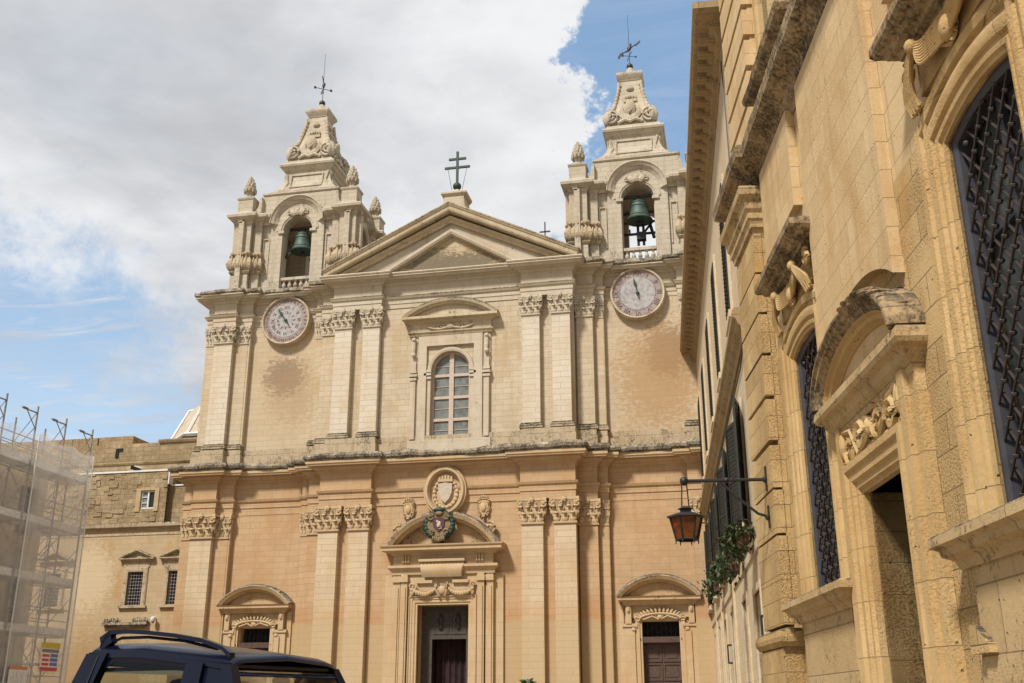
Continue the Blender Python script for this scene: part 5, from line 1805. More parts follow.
# hoisting brackets at the heads of the uprights
for y in YS:
    mb.tube([(0, y, 14.25), (0, y - 1.0, 14.22)], 0.035, 5)
    mb.tube([(0, y, 13.5), (0, y - 0.75, 14.22)], 0.024, 5)
    mb.tube([(0, y, 14.3), (-1.05, y, 12.9)], 0.02, 5)
    mb.obox((0, y - 0.9, 14.26), 0.12, 0.35, 0.05)
mb.build('brace', M['steel'], SF)
for z in (2.4, 4.8, 7.05, 9.5, 11.95):
    mb = MB()
    for k in range(len(YS) - 1):
        for j in range(3):
            mb.box(-1.02 + .34 * j, -0.70 + .34 * j, YS[k + 1] + .02, YS[k] - .02, z - .07, z)
    mb.build('deck', M['plank'], SF)
    mb = MB()
    for k in range(len(YS) - 1):
        mb.box(-0.075, -0.045, YS[k + 1] + .03, YS[k] - .03, z + .002, z + .26)
    mb.build('toe_board', M['plank'], SF)


def net_sheet(xo, ya, yb, z0, ztop, seed):
    rnd = random.Random(seed)
    mb = MB()
    nx, nz = int(abs(ya - yb) / 0.36), 40
    rows = []
    for i in range(nx + 1):
        y = ya + (yb - ya) * i / nx
        sag = 0.35 * math.sin(PI * ((y * 0.46) % 1.0))
        zt = ztop(y) - sag * 0.5
        rows.append([(xo + 0.05 * math.sin(y * 2.9 + j * .35) + 0.03 * math.sin(j * 1.1 + y), y, z0 + (zt - z0) * j / nz) for j in range(nz + 1)])
    vs = [p for r in rows for p in r]
    fs = []
    for i in range(nx):
        for j in range(nz):
            a = i * (nz + 1) + j
            fs.append((a, a + nz + 1, a + nz + 2, a + 1))
    mb.add(vs, fs)
    mb.build('debris_net', M['net'], SF, 60)


net_sheet(0.10, 45.2, YS[-1], 0.3, lambda y: 13.35, 1)
net_sheet(0.17, 45.22, 40.9, 0.3, lambda y: 13.3 + (0.15 if y < 42.5 else 0), 2)
mb = MB()
for x, y in ((0.19, 45.2), (0.19, 40.9)):
    mb.tube([(x, y, 0.2), (x, y, 13.2)], 0.035, 6)
mb.build('net_edge', M['white'], SF)

# notices tied to the netting
SG = thing('safety_notice', 'site safety board with yellow heading and red and blue panels tied to the scaffold net', 'sign', (SX + 0.26, 43.75, 3.15))
y0, y1 = -0.65, 0.65
MB().box(-.012, 0.0, y0, y1, 0, 1.22).build('board', M['sign_white'], SG)
MB().box(-.01, 0.006, y0, y1, 0.98, 1.22).build('heading_panel', M['yellow'], SG)
MB().box(-.01, 0.006, y0 + .04, y1 - .04, 0.80, 0.94).build('caption_panel', M['sign_grey'], SG)
mb, mc = MB(), MB()
for r_ in range(3):
    z = 0.24 + 0.185 * r_
    mb.box(-.01, 0.006, y0 + .10, y0 + .60, z, z + 0.11)
    mc.box(-.01, 0.006, y0 + .68, y0 + 1.22, z, z + 0.14)
mb.box(-.01, 0.007, y0 + .02, y1 - .02, 0.02, 0.17)
mb.build('warning_panel', M['sign_red'], SG)
mc.build('notice_panel', M['sign_blue'], SG)
SG2 = thing('permit_notice', 'pale notice with orange edges tied low on the scaffold net at the picture edge', 'sign', (SX + 0.26, 41.7, 2.1))
MB().box(-.012, 0, -0.6, 0.6, 0, 1.2).build('board', M['sign_white'], SG2)
mb = MB()
mb.box(-.01, 0.006, -0.6, 0.6, 1.06, 1.2)
mb.box(-.01, 0.006, -0.6, 0.6, 0.0, 0.3)
mb.build('coloured_edge', M['sign_orange'], SG2)
mb = MB()
for k in range(3):
    mb.box(-.01, 0.006, -0.45 + .32 * k, -0.2 + .32 * k, 0.42, 0.98)
mb.build('text_panel', M['plank'], SG2)


# ================================================================== frames of reference for the two street walls on the right
def wall_thing(name, label, cat, az, d):
    a = R(az)
    n = (math.cos(a), -math.sin(a))
    o = thing(name, label, cat, (n[0] * d, n[1] * d, 0), math.atan2(-math.cos(a), -math.sin(a)))
    return o


# local x = -(metres ahead of the photographer along the wall), local y = into the building
TOWN = wall_thing('town_house', 'pale town house with dark green shutters and deep brown eave between palazzo and cathedral', 'house', -4.0, 2.29)
WC = [28.0, 33.7, 39.2, 44.8, 50.0]
T0, T1 = -51.6, -24.2
mb = MB()
holes = []
for s in WC:
    holes.append((-s - 0.62, -s + 0.62, 11.8, 15.7))
    holes.append((-s - 0.85, -s + 0.85, 5.9, 9.1))
ground = [(-27.3, -25.4, 1.6, 4.22), (-31.4, -29.7, 0, 4.4), (-36.9, -35.7, 0, 4.55), (-40.7, -39.6, 0.9, 4.6), (-44.9, -43.7, 0, 4.65), (-49.2, -48.1, 0.9, 4.6)]
mb.wall(0, T0, T1, 0, 18.2, holes + ground, 0.35)
mb.box(T0, T1, 0.36, 10, 0, 18.2)
mb.box(T1, -21.9, 0.36, 10, 0, 18.0)
mb.build('wall', M['town'], TOWN)
mb = MB()
eave = [(-0.2, 18.05), (0.03, 18.05), (0.05, 18.22), (0.16, 18.26), (0.2, 18.4), (0.34, 18.46), (0.38, 18.58), (0.70, 18.62), (0.78, 18.72), (0.78, 18.92), (0.70, 18.98), (-0.3, 19.1)]
mb.sweep_h([(T0, 0), (T1, 0), (T1, 6)], eave)
x = T0 + 0.3
while x < T1 - 0.2:
    mb.box(x, x + 0.26, -0.60, 0.0, 18.38, 18.61)
    x += 0.62
mb.build('eave_cornice', M['eave'], TOWN)
mb = MB()
mb.sweep_h([(T0, 0), (T1, 0)], [(-0.1, 10.0), (0.06, 10.0), (0.08, 10.2), (0.18, 10.28), (0.22, 10.4), (0.3, 10.46), (0.3, 10.6), (0.26, 10.68), (-0.1, 10.74)])
mb.build('string_course', M['eave'], TOWN)
for s in WC:
    mb = MB()
    mb.sweep_v([(-s - 0.62, 11.75), (-s - 0.62, 15.7), (-s + 0.62, 15.7), (-s + 0.62, 11.75)], [(0, -.05), (0, .07), (.18, .07), (.18, -.05)], 0)
    mb.box(-s - 0.85, -s + 0.85, -0.14, 0.03, 11.55, 11.755)
    mb.build('window_surround', M['town'], TOWN)
    mb = MB()
    mb.sweep_v([(-s - 0.85, 5.86), (-s - 0.85, 9.1), (-s + 0.85, 9.1), (-s + 0.85, 5.86)], [(0, -.05), (0, .06), (.16, .06), (.16, -.05)], 0)
    mb.box(-s - 1.1, -s + 1.1, -0.2, 0.03, 5.70, 5.87)
    mb.build('window_surround', M['town'], TOWN)
    # upper pair of shutters almost closed, set in the opening
    for q in (-1, 1):
        sh = MB()
        x0 = -s + (0.02 if q > 0 else -0.60)
        sh.box(x0, x0 + 0.58, -0.10, -0.05, 11.8, 15.68)
        for k in range(30):
            sh.obox((x0 + 0.29, -0.10, 11.95 + k * 0.122), 0.46, 0.05, 0.016, 0, 0.7)
        sh.build('shutter', M['shutter'], TOWN)
        # lower pair swung open and standing away from the wall
        hinge = (-s + q * 0.88, -0.07)
        ang = R(13 if q > 0 else 167)
        d = Vector((math.cos(ang), -math.sin(ang), 0))
        sh = MB()
        c = Vector((hinge[0], hinge[1], 7.5)) + d * 0.43
        rz = math.atan2(d.y, d.x)
        for zc, hh in ((5.97, .1), (7.5, .1), (9.03, .1)):
            sh.obox((c.x, c.y, zc), 0.86, 0.05, hh, rz)
        for e in (-0.39, 0.39):
            sh.obox((c.x + d.x * e, c.y + d.y * e, 7.5), 0.08, 0.052, 3.16, rz)
        for k in range(26):
            sh.obox((c.x, c.y, 6.1 + k * 0.113), 0.74, 0.05, 0.014, rz, 0.7)
        sh.obox((c.x, c.y, 7.5), 0.74, 0.012, 3.0, rz)
        sh.build('shutter', M['shutter'], TOWN)
    w_ = MB()
    w_.box(-s - 0.85, -s - 0.77, 0.2, 0.28, 5.9, 9.1)
    w_.box(-s + 0.77, -s + 0.85, 0.2, 0.28, 5.9, 9.1)
    w_.box(-s - 0.04, -s + 0.04, 0.2, 0.28, 5.9, 9.1)
    w_.box(-s - 0.78, -s + 0.78, 0.201, 0.28, 8.2, 8.3)
    wo = w_.build('window_frame', M['shutter'], TOWN)
    MB().box(-s - .8, -s + .8, 0.26, 0.34, 5.9, 9.1).build('pane', M['dark_pane'], wo)
for (x0, x1, z0, z1) in ground:
    mb = MB()
    mb.sweep_v([(x0, z0), (x0, z1), (x1, z1), (x1, z0)], [(0, -.05), (0, .05), (.16, .05), (.16, -.05)], 0)
    mb.build('door_surround', M['town'], TOWN)
# ground floor fillings
mb = MB().box(-27.3, -25.4, 0.3, 0.34, 1.6, 4.2)
mb.build('blind_niche', M['town'], TOWN)
mb = MB()
mb.box(-26.7, -25.7, 0.24, 0.3, 2.6, 3.85)
mb.build('niche_window', M['dark_pane'], TOWN)
for i, (x0, x1, z0, z1) in enumerate(ground[1:]):
    mb = MB()
    mb.box(x0, x1, 0.24, 0.32, z0, z1)
    if z0 == 0:
        for k in range(4):
            mb.box(x0 + .12, (x0 + x1) / 2 - .06, 0.21, 0.24, 0.3 + k, 1.1 + k)
            mb.box((x0 + x1) / 2 + .06, x1 - .12, 0.21, 0.24, 0.3 + k, 1.1 + k)
    mb.build('front_door' if z0 == 0 else 'ground_window', M['wood_dark'] if z0 == 0 else M['dark_pane'], TOWN)
mb = MB()
for s, w in ((34.6, 0.3), (42.2, .3), (46.6, .3)):
    mb.box(-s - w / 2, -s + w / 2, -0.07, 0.03, 0, 5.4)
mb.box(T0, T1, -0.05, 0.03, 5.1, 5.32)
mb.build('lesene', M['town'], TOWN)
MB().prism_x([(0.0, 19.0), (10, 19.0), (10, 19.4), (0.2, 19.2)], T0, T1).build('roof', M['rubble'], TOWN)
for (s, z0, z1) in ((24.4, 2.9, 3.5), (37.9, 3.0, 3.6)):
    l_ = MB()
    l_.tube([(-s, -0.14, z0), (-s, -0.14, z1)], 0.03, 6)
    l_.box(-s - 0.03, -s + 0.03, -0.14, 0.02, z0 - .02, z0 + .04)
    l_.box(-s - 0.03, -s + 0.03, -0.14, 0.02, z1 - .04, z1 + .02)
    l_.build('iron_holder', M['iron'], TOWN)


c_ = MB()
c_.tube([(T0 + .2, -.05, 9.78), (-40, -.04, 9.7), (-33, -.05, 9.8), (-26, -.04, 9.72), (-24.6, -.05, 9.9)], .018, 5)
c_.tube([(-24.6, -.05, 9.9), (-24.5, -.05, 14.0), (-24.7, -.05, 17.9)], .018, 5)
c_.build('cable', M['iron'], TOWN)


def planter(s, off, z, w, h, seed, label, dry=0.3, droop=0.5):
    a = R(-4.0)
    u = Vector((math.sin(a), math.cos(a), 0))
    n = Vector((math.cos(a), -math.sin(a), 0))
    p = u * s + n * (2.29 - off)
    o = thing('window_planter', label, 'planter', (p.x, p.y, z), math.atan2(-math.cos(a), -math.sin(a)), 'planters hanging under the shutters')
    mb = MB()
    mb.prism_x([(-0.17, 0.34), (-0.12, 0), (0.12, 0), (0.17, 0.34)], -w / 2, w / 2)
    mb.build('box', M['terracotta'], o)
    rnd = random.Random(seed)
    for nm, mt, cnt in (('foliage', M['leaf'], int(520 * w)), ('dry_foliage', M['dry_leaf'], int(520 * w * dry))):
        mb = MB()
        for k in range(cnt):
            lo = rnd.random() < 0.45
            x = rnd.gauss(0, w * 0.34)
            y = rnd.gauss(-0.06, 0.17) - (0.12 if lo else 0)
            zz = rnd.uniform(-droop * rnd.random(), 0.34) if lo else 0.3 + abs(rnd.gauss(0, h * 0.45))
            r_ = rnd.uniform(0.05, 0.10)
            m_ = Matrix.Translation((x, y, zz)) @ Matrix.Rotation(rnd.uniform(0, 6.28), 4, 'Z') @ Matrix.Rotation(rnd.uniform(-1.3, 1.3), 4, 'X')
            mb.add([m_ @ Vector(v) for v in ((0, -r_, 0), (r_ * .55, 0, 0.01), (0, r_, 0), (-r_ * .55, 0, .01))], [(0, 1, 2, 3)])
        mb.build(nm, mt, o)
    mb = MB()
    for k in range(6):
        x = rnd.uniform(-w / 2.4, w / 2.4)
        mb.tube([(x, 0, 0.3), (x + rnd.uniform(-.1, .1), -0.2, 0.35), (x + rnd.uniform(-.2, .2), -0.28, -droop * rnd.random())], 0.012, 4)
    mb.build('stem', M['dry_leaf'], o)


planter(26.2, 0.30, 5.16, 0.9, 0.30, 1, 'brownish bushy planter nearest the iron lantern, highest of the hanging planters', 1.1, 0.3)
planter(29.6, 0.30, 5.05, 0.9, 0.22, 2, 'green planter with long trailing stems, just left of the brownish bushy one', 0.25, 0.3)
planter(34.9, 0.26, 5.5, 0.8, 0.25, 3, 'compact green planter between the trailing planter and the one nearest the cathedral', 0.4, 0.3)
planter(40.2, 0.26, 5.6, 0.8, 0.25, 4, 'small dark planter hanging closest to the cathedral', 0.4, 0.35)

# ================================================================== NEAR PALAZZO on the right
NP = wall_thing('palazzo', 'golden pitted stone palazzo with quoined corner, hooded doorway and lattice barred windows', 'palazzo', -9.9, 4.65)
P0, P1 = -22.4, 14.0     # from the quoined corner back past the photographer
WIN_Z0, WIN_Z1 = 3.38, 7.85
nw = [(17.95, 0.9), (9.97, 0.9), (2.0, 0.9), (-6.0, 0.9)]
DX = -14.37
mb = MB()
holes = [(-c - w, -c + w, WIN_Z0, WIN_Z1) for c, w in nw]
holes.append((DX - 0.89, DX + 0.89, 0, 4.52))
mb.wall(0, P0, P1, 0, 8.2, holes, 0.55)
mb.build('lower_wall', M['near'], NP)
mb = MB()
holes2 = [(-c - 0.8, -c + 0.8, 14.4, 18.6) for c in (18.2, 10.0, 2.0, -6.0)]
mb.wall(0, P0, P1, 8.2, 13.0, (), 0.55)
mb.wall(0.03, P0, P1, 13.0, 21.0, holes2, 0.45)
mb.box(P0, DX - 1.2, 0.56, 14, 0, 21.0)
mb.box(DX + 1.2, P1, 0.56, 14, 0, 21.0)
mb.box(DX - 1.2, DX + 1.2, 0.56, 14, 4.8, 21.0)
mb.box(DX - 1.2, DX + 1.2, 2.3, 14, 0, 4.8)
mb.box(P0, P0 + .002, 0, 0.6, 0, 21)
mb.build('upper_wall', M['near_up'], NP)
# raised wall fields between the openings
mb = MB()
def field(x0, x1, z0, z1, p=0.16):
    mb.box(x0, x1, -p, 0.02, z0, z1)


field(-19.85, -17.3, 10.15, 12.1)
field(-11.9, -8.0, 10.4, 12.1)
notch = []
for k in range(25):
    x = -16.5 + 3.75 * k / 24
    u2 = min(1.0, abs((x - DX) / 2.2))
    notch.append((x, 5.95 + 1.42 * math.sqrt(1 - u2 * u2)))
mb.prism([(-16.5, 12.1)] + notch + [(-12.75, 12.1)], -0.16, 0.02)
mb.build('raised_field', M['near_up'], NP)
# quoined corner pilaster: blocks separated by sunk bands
mb = MB()
mb.box(P0 + .1, -20.35, -0.12, 0.02, 2.95, 11.0)
rnd = random.Random(8)
z = 3.0
for zz in (3.05, 3.86, 4.74, 5.62, 6.56, 7.47, 8.36, 9.25, 10.13):
    h = 0.83
    mb.prism([(P0 + 0.1, zz), (-20.35, zz), (-20.35, zz + h), (P0 + 0.1, zz + h)], -0.30, -0.1)
mb.build('quoin', M['near'], NP)
mb = MB()
for k in range(8):
    zz = 13.25 + 0.79 * k
    mb.box(P0 + 0.05, -19.9, -0.22, 0.05, zz, zz + 0.64)
mb.box(P0 + 0.1, -19.95, -0.08, 0.06, 13.1, 21.0)
mb.build('quoin', M['near_up'], NP)
mb = MB()
Q = [(P0 + .05, 0.6), (P0 + .05, -0.28), (-20.3, -0.28), (-20.3, 0.02)]
mb.sweep_h(Q, [(-.1, 2.62), (0.04, 2.62), (0.12, 2.66), (0.17, 2.74), (0.18, 2.82), (0.15, 2.92), (0.05, 2.98), (-.1, 3.0)])
mb.box(P0, -20.28, -0.38, 0.02, 0, 2.62)
mb.build('corner_base', M['near'], NP)
# great cornice, breaking forward over the corner, with its capital mouldings
mb = MB()
mb.sweep_h([(P0 + .05, 0.6), (P0 + .05, -0.3), (-20.3, -0.3), (-20.3, 0.02)], [(-.1, 11.12), (0.03, 11.12), (0.05, 11.26), (0.09, 11.3), (0.09, 11.42), (0.14, 11.5), (0.16, 11.68), (0.26, 11.78), (0.28, 11.92), (0.24, 11.98), (-.1, 12.02)])
mb.box(P0 + .08, -20.35, -0.27, 0.02, 10.9, 12.3)
mb.build('corner_capital', M['near_soot'], NP)
cp = [(-.1, 12.0), (0.03, 12.0), (0.06, 12.12), (0.14, 12.18), (0.18, 12.3), (0.28, 12.36), (0.34, 12.4), (0.44, 12.44), (0.50, 12.5), (0.52, 12.72), (0.44, 12.82), (-.2, 12.98)]
ragged([(P0 + .05, 0.8), (P0 + .05, -0.14), (-20.25, -0.14), (-20.25, 0.0), (P1, 0.0)], cp, 0.014, 0.5, 12).build('cornice', M['near_black'], NP)
ragged([(-19.3, 0.05), (-19.3, -0.1), (-16.6, -0.1), (-16.6, 0.05)], [(-.1, 13.1), (0.1, 13.1), (0.14, 13.5), (0.3, 13.6), (0.34, 13.72), (0.30, 13.82), (-.1, 13.9)], 0.015, 0.4, 3).build('balcony_sill', M['near_black'], NP)
for c in (18.2, 10.0, 2.0, -6.0):
    mb = MB()
    mb.sweep_v([(-c - .8, 14.4), (-c - .8, 18.6), (-c + .8, 18.6), (-c + .8, 14.4)], [(0, -.1), (0, .1), (.1, .14), (.3, .14), (.36, .08), (.36, -.1)], 0.03)
    o = mb.build('upper_window', M['near_trim'], NP)
    mb = MB()
    mb.box(-c - .8, -c + .8, 0.3, 0.36, 14.4, 18.6)
    mb.build('shutter', M['teal'], o)
mb = MB()
mb.sweep_h([(P0 + .02, 8), (P0 + .02, 0.03), (P1, 0.03)], [(-.2, 20.6), (0.04, 20.6), (0.2, 20.9), (0.5, 21.1), (0.6, 21.3), (-.2, 21.5)])
mb.build('top_cornice', M['near_black'], NP)

# lattice barred windows
def lattice(x0, x1, z0, z1, y, step=0.36):
    """rods crossing slantwise, with a knot at each crossing"""
    mb = MB()
    w, h = x1 - x0, z1 - z0
    dz = step * 1.1
    def clip(p, q):
        (ax, az_), (bx_, bz) = p, q
        t0, t1 = 0.0, 1.0
        for d, lo, hi, a in ((bx_ - ax, x0, x1, ax), (bz - az_, z0, z1, az_)):
            if abs(d) < 1e-9:
                continue
            ta, tb = (lo - a) / d, (hi - a) / d
            t0, t1 = max(t0, min(ta, tb)), min(t1, max(ta, tb))
        if t1 - t0 < 0.02:
            return None
        return (ax + (bx_ - ax) * t0, az_ + (bz - az_) * t0), (ax + (bx_ - ax) * t1, az_ + (bz - az_) * t1)
    n = int((w / step) + (h / dz)) + 2
    for k in range(-n, n):
        for q in (1, -1):
            # slope dz per step
            L = 30
            bx_ = (x0 if q > 0 else x1)
            a = (bx_ - q * L * step, z0 + k * 2 * dz * 0.5 * 2 / 2 - L * dz)
            b = (bx_ + q * L * step, z0 + k * 2 * dz * 0.5 * 2 / 2 + L * dz)
            c = clip(a, b)
            if c:
                yy = y - (0.016 if q > 0 else -0.016)
                mb.tube([(c[0][0], yy, c[0][1]), (c[1][0], yy, c[1][1])], 0.017, 6)
    nz = int(h / (dz / 2)) + 1
    nx = int(w / (step / 2)) + 1
    for i in range(nx + 1):
        for j in range(nz + 1):
            if (i + j) % 2:
                continue
            x, z = x0 + i * step / 2, z0 + j * dz / 2
            if x0 < x < x1 and z0 < z < z1:
                mb.blob((x, y, z), (0.036, 0.044, 0.036), 6, 4)
    return mb


def barred_window(c, w, detail=True):
    x0, x1 = -c - w, -c + w
    mb = MB()
    prof = [(0, -.35), (0, .05), (.05, .05), (.07, .09), (.12, .10), (.155, .07), (.19, .07), (.21, .12), (.29, .145), (.36, .13), (.385, .085), (.44, .085), (.47, .14), (.56, .16), (.65, .12), (.70, .05), (.74, .05), (.74, -.05)]
    # head is a very flat segmental arch, square at the jambs
    zs = WIN_Z1 - .12
    top = [(x0, zs)] + segarc(x0, x1, zs, .13, 14)[1:-1] + [(x1, zs)]
    head = [(x0, WIN_Z0 - .02)] + top + [(x1, WIN_Z0 - .02)]
    mb.sweep_v(head, prof, 0)
    mb.prism([(x0, WIN_Z1 + .3)] + top + [(x1, WIN_Z1 + .3)], 0.0, 0.4)
    o = mb.build('barred_window', M['near_trim'], NP, 35)
    # sill on an apron
    mb = MB()
    mb.sweep_h([(x0 - .86, .05), (x0 - .86, -.12), (x1 + .86, -.12), (x1 + .86, .05)], [(-.1, 3.0), (0.06, 3.0), (0.10, 3.1), (0.2, 3.15), (0.22, 3.22), (0.30, 3.26), (0.30, 3.36), (0.26, 3.39), (-.1, 3.42)])
    mb.box(x0 - .7, x1 + .7, -0.14, 0.02, 1.2, 3.0)
    mb.prism([(x0 - .95, 1.9), (x0 - .7, 1.3), (x0 - .7, 2.7)], -0.1, 0.02)
    mb.prism([(x1 + .95, 1.9), (x1 + .7, 2.7), (x1 + .7, 1.3)], -0.1, 0.02)
    mb.build('window_sill', M['near_soot'], o)
    # hood: straight cornice on drapery and scroll consoles
    mb = MB()
    zt = 9.0
    mb.sweep_h([(x0 - .28, .05), (x0 - .28, -.1), (x1 + .28, -.1), (x1 + .28, .05)], [(-.1, zt), (0.04, zt), (0.06, zt + .07), (0.14, zt + .1), (0.17, zt + .17), (0.26, zt + .19), (0.29, zt + .25), (0.38, zt + .28), (0.42, zt + .34), (0.42, zt + .45), (0.36, zt + .5), (-.1, zt + .6)])
    mb.build('window_hood', M['near_black'], o)
    mb = MB()
    mb.box(x0 - .26, x1 + .26, -0.12, 0.02, 8.5, 9.02)
    for q in (-1, 1):
        xe = -c + q * (w + 0.30)
        # knotted cloth gathered at the console and falling in folds
        for k in range(17):
            e = k / 16
            o_ = .02 * (k % 2)
            kx, kz = xe - q * .46, 8.93
            hx_ = xe + q * (0.12 - 0.26 * e)
            fall = [(kx, -.30, kz), (kx + q * (.10 - .05 * e), -.33 + o_, kz - .05 - .05 * e), ((kx + hx_) / 2 + q * .04, -.31 + o_, kz - .20 - .08 * e), (hx_ - q * .02, -.26 + o_, kz - .40 - .05 * e), (hx_, -.20 + o_, kz - .58 - .03 * (k % 3))]
            mb.tube(smooth_line(fall), 0.021, 6, 0.027)
            mb.tube(smooth_line([(kx, -.30, kz), (kx - q * .08, -.31 + o_, kz - .02 - .016 * k), (kx - q * .22, -.27 + o_, kz - .06 - .018 * k), (-c + q * .12, -.22 + o_, kz - .05 - .02 * k), (-c, -.2 + o_, kz - .04 - .02 * k)]), 0.021, 6)
        mb.prism([(xe - .07, 8.36), (xe + .07, 8.36), (xe + .045, 8.0), (xe, 7.93), (xe - .045, 8.0)], -.13, .0)
        mb.blob((xe - q * .46, -0.32, 8.92), (0.085, 0.09, 0.10), 10, 7)
        mb.spiral(xe + q * .08, 8.86, -0.2, 0.16, 1.3, q, PI / 2, 0.05)
    mb.blob((-c, -0.2, 8.66), (0.14, 0.09, 0.17), 9, 6)
    for k in range(11):
        mb.leaf((-c, -.12, 8.66), .22, .13, 2 * PI * k / 11, .04)
    mb.build('hood_carving', M['near_trim'], o, 50)
    mb = MB()
    fr = [(x0, WIN_Z0)] + top + [(x1, WIN_Z0)]
    mb.sweep_v(fr, [(-0.10, -.22), (-0.10, -.06), (-.05, -.03), (0.0, -.03), (0.0, -.22)], 0)
    mb.box(-c - .05, -c + .05, 0.2, 0.27, WIN_Z0, WIN_Z1)
    mb.box(x0, x1, 0.2, 0.27, WIN_Z0, WIN_Z0 + .1)
    mb.box(x0, x1, 0.202, 0.27, 6.4, 6.5)
    mb.build('window_frame', M['bluewood'], o)
    MB().box(x0, x1, 0.29, 0.33, WIN_Z0, WIN_Z1 + .1).build('pane', M['grey_pane'], o)
    lattice(x0 + .1, x1 - .1, WIN_Z0 + .02, WIN_Z1 - .02, 0.08).build('lattice_grille', M['rust_iron'], o)


for c, w in nw:
    barred_window(c, w)

# doorway
mb = MB()
x0, x1, zt = DX - .89, DX + .89, 4.52
mb.sweep_v([(x0, 0), (x0, zt), (x1, zt), (x1, 0)], [(0, -.9), (0, .10), (.05, .10), (.08, .15), (.16, .15), (.20, .20), (.32, .20), (.36, .25), (.46, .25), (.5, .1), (.5, -.05)], 0)
for q in (-1, 1):
    for a, b, p in ((1.40, 1.62, .22), (1.62, 1.86, .14)):
        mb.box(min(DX + q * a, DX + q * b), max(DX + q * a, DX + q * b), -p, .02, 0, 5.6)
    mb.box(min(DX + q * 1.38, DX + q * 1.90), max(DX + q * 1.38, DX + q * 1.90), -.26, .02, 0, 0.9)
mb.box(DX - 1.4, DX + 1.4, -.10, .02, 5.0, 5.6)
NDOOR = mb.build('doorway', M['near_trim'], NP)
mb = MB()
mb.box(x0 - .3, x0 - .0, 0.02, 2.3, 0, zt)
mb.box(x1, x1 + .3, 0.02, 2.3, 0, zt)
mb.box(x0 - .3, x1 + .3, 0.02, 2.3, zt, zt + .3)
mb.build('reveal', M['near'], NDOOR)
mb = MB()
mb.sweep_h([(DX - 1.82, .05), (DX - 1.82, -.12), (DX + 1.82, -.12), (DX + 1.82, .05)], [(-.1, 5.50), (0.03, 5.50), (0.06, 5.62), (0.12, 5.68), (0.16, 5.78), (0.25, 5.82), (0.28, 5.88), (0.28, 5.98), (0.24, 6.03), (-.1, 6.08)])
mb.build('door_cornice', M['near_soot'], NDOOR)
ar = [(DX - 1.90 * math.cos(PI * k / 28), 6.03 + 0.80 * math.sin(PI * k / 28)) for k in range(29)]
pf = [(-.10, .30), (-.07, .34), (-.03, .36), (.0, .41), (.05, .42), (.08, .46), (.13, .46), (.16, .40), (.2, -.05), (.02, -.05)]
ms = MB._mitre(ar, False, True)
rnd = random.Random(31)
mb = MB()
mb._strip([[(p[0] + m.x * (o + rnd.uniform(-.012, .012)), -pr, p[1] + m.y * (o + rnd.uniform(-.015, .015) * (o > 0))) for o, pr in pf] for p, m in zip(ar, ms)])
# broken earth and stone lying on the near shoulder of the hood
for k in range(20):
    a = rnd.uniform(0.1, 0.95)
    i = int((a + 1) / 2 * 28)
    p = ar[max(0, min(28, i))]
    mb.blob((p[0], -rnd.uniform(.0, .42), p[1] + 0.14 + rnd.uniform(-.04, .02)), (rnd.uniform(.08, .2), rnd.uniform(.1, .2), rnd.uniform(.04, .07)), 9, 6)
mb.build('door_hood', M['near_black'], NDOOR)
mb = MB()
mb.sweep_v(ar, [(-.26, -.05), (-.26, .12), (-.22, .16), (-.20, .22), (-.14, .24), (-.11, .30), (-.06, .31), (-.04, -.05)], 0)
mb.build('hood_soffit', M['near_trim'], NDOOR, 40)
MB().prism([(DX - 1.70 * math.cos(PI * k / 24), 6.05 + 0.62 * math.sin(PI * k / 24)) for k in range(25)], -0.10, 0.01).build('tympanum', M['near_up'], NDOOR)
mb = MB()
# carved frieze: acanthus scroll running out from a mask
rnd = random.Random(17)
for q in (-1, 1):
    mb.spiral(DX + q * 0.42, 5.24, -.18, 0.24, 1.5, q, PI, 0.06)
    mb.spiral(DX + q * 0.98, 5.18, -.18, 0.24, 1.5, -q, PI, 0.06)
    mb.tube([(DX + q * .1, -.16, 5.2), (DX + q * .5, -.2, 5.00), (DX + q * .9, -.18, 5.44), (DX + q * 1.3, -.18, 5.5)], 0.06, 6, 0.04)
    for (lx, lz, st) in ((.42, 5.24, 0), (.98, 5.18, 1)):
        for k in range(9):
            a_ = 2 * PI * k / 9 + st
            mb.leaf((DX + q * (lx + .20 * math.cos(a_)), -.12, lz + .20 * math.sin(a_)), .17, .12, a_ - PI / 2 if q > 0 else PI / 2 - a_ + PI if False else math.atan2(-q * math.cos(a_), math.sin(a_)), .04)
    for k in range(9):
        t_ = k / 8
        px_, pz_ = DX + q * (.12 + 1.2 * t_), 5.18 + .2 * math.sin(t_ * 9)
        mb.leaf((px_, -.10, pz_), .17, .13, -q * rnd.uniform(.2, 1.2), .05)
        mb.leaf((px_, -.10, pz_), .16, .12, PI - q * rnd.uniform(-.9, .2), .05)
    for k in range(14):
        mb.blob((DX + q * rnd.uniform(.15, 1.3), -.12, 4.98 + rnd.uniform(0, .6)), (rnd.uniform(.04, .08), .07, rnd.uniform(.04, .08)), 8, 6)
    mb.blob((DX + q * 1.34, -.18, 5.3), (.08, .08, .22), 7, 5)
mb.blob((DX, -.16, 5.28), (.11, .10, .15), 10, 7)
mb.blob((DX, -.25, 5.26), (.025, .04, .045), 6, 4)
mb.build('carved_frieze', M['near_trim'], NDOOR, 50)
mb = MB()
mb.box(x0 + .0, x1 - .0, 2.1, 2.18, 0, zt)
for k in range(4):
    mb.box(x0 + .1, DX - .06, 2.06, 2.1, 0.3 + k * 1.05, 1.2 + k * 1.05)
    mb.box(DX + .06, x1 - .1, 2.06, 2.1, 0.3 + k * 1.05, 1.2 + k * 1.05)
mb.build('door', M['teal'], NDOOR)
# dark green frame of the door leaf folded back against the near jamb
MB().box(x1 - .06, x1 - .0, 0.02, 1.0, 0, zt - .05).build('door_leaf', M['teal'], NDOOR)
